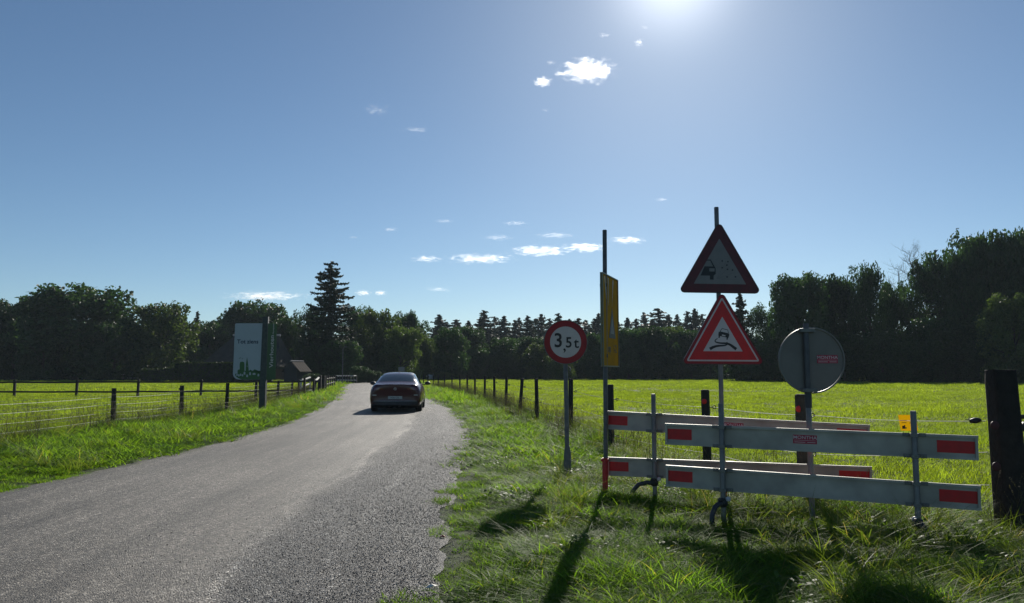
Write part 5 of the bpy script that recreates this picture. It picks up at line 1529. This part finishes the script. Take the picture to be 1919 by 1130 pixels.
bush(676, 687, 42, 108, 'rounded bush beside the end of the pale fence')
bush(700, 695, 34, 109, 'smaller rounded bush left of the red car')
bush(790, 690, 30, 136, 'light green bush right of the car roof', pool=OAKL)
bush(832, 697, 40, 137, 'light green bush next to the distant white car', pool=OAKL)
bush(585, 700, 34, 100, 'low shrub right of the small shed')
# barn
D = 131; zr = at(460, 626, D).z; xl_, xr_ = at(418, 700, D).x, at(505, 700, D).x; xe0, xe1 = at(374, 700, D).x, at(522, 700, D).x
t = empty('thatched_barn', ((xl_ + xr_) / 2, D + 5, 0)); tag(t, 'dark thatched farmhouse roof with pale ridge behind the village sign', 'house'); X0 = (xl_ + xr_) / 2
ez = 2.4
def q3(x, y, z): return (x - X0, y, z)
nT = 24
rf_ = MB(); rf_.add([q3(xe0, -6, ez), q3(xe1, -6, ez), q3(xe1, 6, ez), q3(xe0, 6, ez), q3(xl_, 0, zr), q3(xr_, 0, zr), q3(xe0 + .2, -5.7, ez - .4), q3(xe1 - .2, -5.7, ez - .4), q3(xe1 - .2, 5.7, ez - .4), q3(xe0 + .2, 5.7, ez - .4)],
                    [(0, 1, 5, 4), (2, 3, 4, 5), (1, 2, 5), (3, 0, 4), (0, 6, 7, 1), (1, 7, 8, 2), (2, 8, 9, 3), (3, 9, 6, 0), (6, 9, 8, 7)])
rf_.build('roof', M['thatch'], t)
rg = MB().tube([q3(xl_ - .3, 0, zr + .02), q3((xl_ + xr_) / 2, 0, zr + .06), q3(xr_ + .2, 0, zr + .02)], .2, n=8).build('ridge', M['ridge_tile'], t)
MB().box((q3((xe0 + xe1) / 2, 0, 0)[0], 0, 1.1), (xe1 - xe0 - 1.0, 10.2, 2.2)).build('wall', M['brick'], t)
for k, xx in enumerate((-3.6, -1.2, 1.4, 3.8)):
    w_ = MB(); w_.ring([(xx - .5, .8), (xx + .5, .8), (xx + .5, 1.8), (xx - .5, 1.8)], [(xx - .43, .87), (xx + .43, .87), (xx + .43, 1.73), (xx - .43, 1.73)], -5.16, -5.08); wf_ = w_.build('window', M['pale_wood'], t)
    MB().box((xx, -5.11, 1.3), (.86, .01, .86)).build('pane', mat('dark_pane', (.02, .025, .03), .1), wf_)
# shed
c_ = at(556, 712, 104)
t = empty('garden_shed', (c_.x, 104, 0), R_(-24)); tag(t, 'small dark shed with a sunlit sloping tiled roof left of the bend', 'shed')
zrr = at(548, 677, 104).z
MB().box((0, 0, .95), (2.1, 2.6, 1.9)).build('wall', M['dark_board'], t)
MB().prism([(-1.05, 1.9), (1.05, 1.9), (0, zrr - .12)], -1.28, 1.28).build('gable', M['dark_board'], t)
for s in (-1, 1):
    sl = math.hypot(1.5, zrr - 1.55); ang = math.atan2(zrr - 1.55, 1.5)
    for k in range(7):
        for q in range(5):
            f_ = (k + .5) / 7
            c0 = Vector((s * 1.5 * f_, -1.25 + 2.5 * (q + .5) / 5, zrr - (zrr - 1.55) * f_ + .02))
            MBt = MB(); MBt.box((0, 0, 0), (sl / 7 * 1.12, 2.5 / 5 * .96, .045)); 
            if k == 0 and q == 0 and s == -1: tm_ = MBt.mesh('roof_tile', M['roof_tile'])
            o = bpy.data.objects.new('roof_tile', tm_); COL.objects.link(o); o.parent = t; o.location = c0; o.rotation_euler = (0, s * (ang + .05), 0)
MB().tube([(0, -1.3, zrr + .03), (0, 1.3, zrr + .03)], .1, n=6).build('ridge', M['ridge_tile'], t)

# ------------------------------------------------------------------ litter
def leaf_litter(px, py, d, col, label, name, cat, sz=.06, seed=1):
    p_ = at(px, py, d); r = random.Random(seed); mb = MB(); n = 8
    pts = [Vector((sz * (1 if k % 2 else .62) * math.cos(k * math.pi / 4) * 1.3, sz * (1 if k % 2 else .62) * math.sin(k * math.pi / 4), .012 * r.uniform(0, 1))) for k in range(n)]
    mb.add([(0, 0, .02)] + pts, [(0, 1 + k, 1 + (k + 1) % n) for k in range(n)])
    mb.add([(0, 0, .017)] + [p - Vector((0, 0, .003)) for p in pts], [(0, 1 + (k + 1) % n, 1 + k) for k in range(n)])
    o = mb.build(name, mat(name + '_col', col, .6), None); gz = max(ground_z(p_.x, p_.y), .045 if p_.x < roadR(p_.y) else 0)
    o.location = (p_.x, p_.y, gz + .02); o.rotation_euler = (r.uniform(-.3, .3), r.uniform(-.3, .3), r.uniform(0, 6)); tag(o, label, cat); return o
gd = lambda py: 1.45 * F_PX / (py - HOR)
leaf_litter(830, 1003, gd(1003), (.25, .03, .02), 'small reddish fallen leaf on the gravel edge of the road', 'fallen_leaf', 'leaf', .022, 2)
leaf_litter(808, 1105, gd(1105), (.6, .58, .52), 'pale scrap lying on the gravel at the bottom of the picture', 'paper_scrap', 'litter', .035, 3)
leaf_litter(862, 752, gd(752) - 1, (.75, .75, .75), 'crumpled white plastic lying in the verge beyond the bend', 'plastic_scrap', 'litter', .22, 4)

# ------------------------------------------------------------------ clouds: small puffs of vapour at about 1500 m
def cloud_mat(seed, thick):
    m = bpy.data.materials.new('cloud_vapour'); m.use_nodes = True; nt = m.node_tree; N, L = nt.nodes, nt.links
    N.remove(N['Principled BSDF']); out = N['Material Output']
    pv = N.new('ShaderNodeVolumePrincipled'); pv.inputs['Color'].default_value = (1, 1, 1, 1); pv.inputs['Anisotropy'].default_value = .6
    tc = N.new('ShaderNodeTexCoord')
    ln = N.new('ShaderNodeVectorMath'); ln.operation = 'LENGTH'; L.new(tc.outputs['Object'], ln.inputs[0])
    ad = N.new('ShaderNodeVectorMath'); ad.operation = 'ADD'; ad.inputs[1].default_value = (seed * 3.1, seed * 1.7, 0); L.new(tc.outputs['Object'], ad.inputs[0])
    sc_ = N.new('ShaderNodeVectorMath'); sc_.operation = 'MULTIPLY'; L.new(ad.outputs[0], sc_.inputs[0]); sc_.inputs[1].default_value = thick[1]
    nz = N.new('ShaderNodeTexNoise'); nz.inputs['Scale'].default_value = 1.0; nz.inputs['Detail'].default_value = 8; nz.inputs['Roughness'].default_value = .66; L.new(sc_.outputs[0], nz.inputs['Vector'])
    a1 = N.new('ShaderNodeMath'); a1.operation = 'MULTIPLY_ADD'; L.new(ln.outputs['Value'], a1.inputs[0]); a1.inputs[1].default_value = -.55
    a0 = N.new('ShaderNodeMath'); a0.operation = 'MULTIPLY'; a0.inputs[1].default_value = 2.4; L.new(nz.outputs[0], a0.inputs[0]); L.new(a0.outputs[0], a1.inputs[2])
    mr = N.new('ShaderNodeMapRange'); mr.inputs[1].default_value = .72 + thick[2] * 1.5; mr.inputs[2].default_value = .72 + thick[2] * 1.5 + .35; mr.inputs[3].default_value = 0; mr.inputs[4].default_value = thick[0]
    L.new(a1.outputs[0], mr.inputs[0]); L.new(mr.outputs[0], pv.inputs['Density']); L.new(pv.outputs[0], out.inputs['Volume'])
    return m
def cloud(px, py, wpx, hpx, label, seed, dens=.05, cut=.16, group=None):
    if dens < .045: dens *= .55
    el = math.atan((HOR - py) / F_PX); d = min(15000, 1500 / max(.05, math.tan(el)))
    c_ = at(px, py, d); a_ = wpx / F_PX * d / 2; b_ = hpx / F_PX * d / 2
    bm = bmesh.new(); bmesh.ops.create_icosphere(bm, subdivisions=2, radius=1.05)
    me = bpy.data.meshes.new('cloud'); bm.to_mesh(me); bm.free()
    dens_ = dens * .16 * 300 / max(60, a_)
    me.materials.append(cloud_mat(seed, (dens_, (3.2 * max(1, a_ / b_ / 4.5), 3.2, 2.8), cut + .06)))
    o = bpy.data.objects.new('cloud', me); COL.objects.link(o); o.location = c_; o.scale = (a_ * 1.35, max(b_, a_ * .5), b_ * 1.45)
    tag(o, label, 'cloud', group); return o
cloud(1102, 132, 100, 42, 'largest bright white cloud, high in the middle of the sky', 1, .09, .08)
cloud(1017, 153, 30, 16, 'small bright round cloud just left below the largest one', 2, .09, .06)
cloud(1032, 117, 18, 8, 'tiny faint cloud at the upper left of the largest one', 3, .04, .08)
cloud(1132, 66, 26, 8, 'tiny faint cloud high above the largest one', 4, .03, .10)
cloud(1197, 80, 18, 16, 'tiny cloud up right of the largest, below the sun glow', 5, .04, .10)
cloud(1208, 51, 14, 6, 'topmost tiny cloud near the sun glow', 6, .03, .10)
cloud(705, 206, 50, 22, 'faint wisps high in the left half of the sky', 7, .02, .14)
cloud(780, 243, 50, 10, 'faint thin wisp below and right of the high left wisps', 8, .025, .12)
cloud(1022, 206, 14, 5, 'tiny wisp below the largest cloud', 9, .03, .10)
cloud(1240, 374, 22, 7, 'tiny lone wisp left above the warning triangles', 10, .03, .10)
cloud(800, 485, 50, 11, 'flat cloud at the left end of the low cloud band', 11, .05, .09)
cloud(900, 485, 118, 16, 'long flat cloud in the low band left of the middle', 12, .07, .09)
cloud(1012, 470, 100, 17, 'brightest flat cloud in the middle of the low band', 13, .09, .07)
cloud(1095, 464, 80, 15, 'flat cloud in the low band just left of the yellow sign pole', 14, .08, .08)
cloud(1175, 450, 66, 12, 'flat cloud at the right end of the low band', 15, .06, .09)
cloud(1040, 441, 66, 11, 'faint flat cloud above the brightest one of the low band', 16, .035, .10)
cloud(932, 445, 60, 10, 'faint flat cloud above the long one of the low band', 17, .03, .11)
cloud(966, 418, 44, 7, 'faint streak above the middle of the low band', 18, .035, .10)
cloud(832, 414, 40, 6, 'faint streak high at the left of the low band', 19, .025, .11)
cloud(733, 430, 30, 7, 'faint streak left of the low band', 20, .03, .10)
cloud(662, 445, 16, 5, 'tiny streak far left of the low band', 21, .03, .10)
cloud(497, 555, 132, 16, 'bright flat cloud low above the trees left of the tall spruce', 22, .10, .07)
cloud(680, 549, 26, 9, 'small bright cloud low, right next to the tall spruce', 23, .09, .07)
cloud(713, 549, 22, 8, 'small bright cloud low, second from the tall spruce', 24, .08, .07)
cloud(822, 542, 50, 10, 'faint low cloud over the wood beyond the car', 25, .035, .11)

# ------------------------------------------------------------------ thin summer haze
hz = MB().box((0, 425, 19.0), (2900, 2000, 41.0)).build('haze', None); tag(hz, 'thin pale haze in the air over the fields', 'haze', kind='stuff')
m = bpy.data.materials.new('haze_air'); m.use_nodes = True; N, L = m.node_tree.nodes, m.node_tree.links; N.remove(N['Principled BSDF'])
pv = N.new('ShaderNodeVolumePrincipled'); pv.inputs['Color'].default_value = (.72, .86, 1, 1); pv.inputs['Density'].default_value = .00017; pv.inputs['Anisotropy'].default_value = .1
L.new(pv.outputs[0], N['Material Output'].inputs['Volume']); hz.data.materials.append(m)
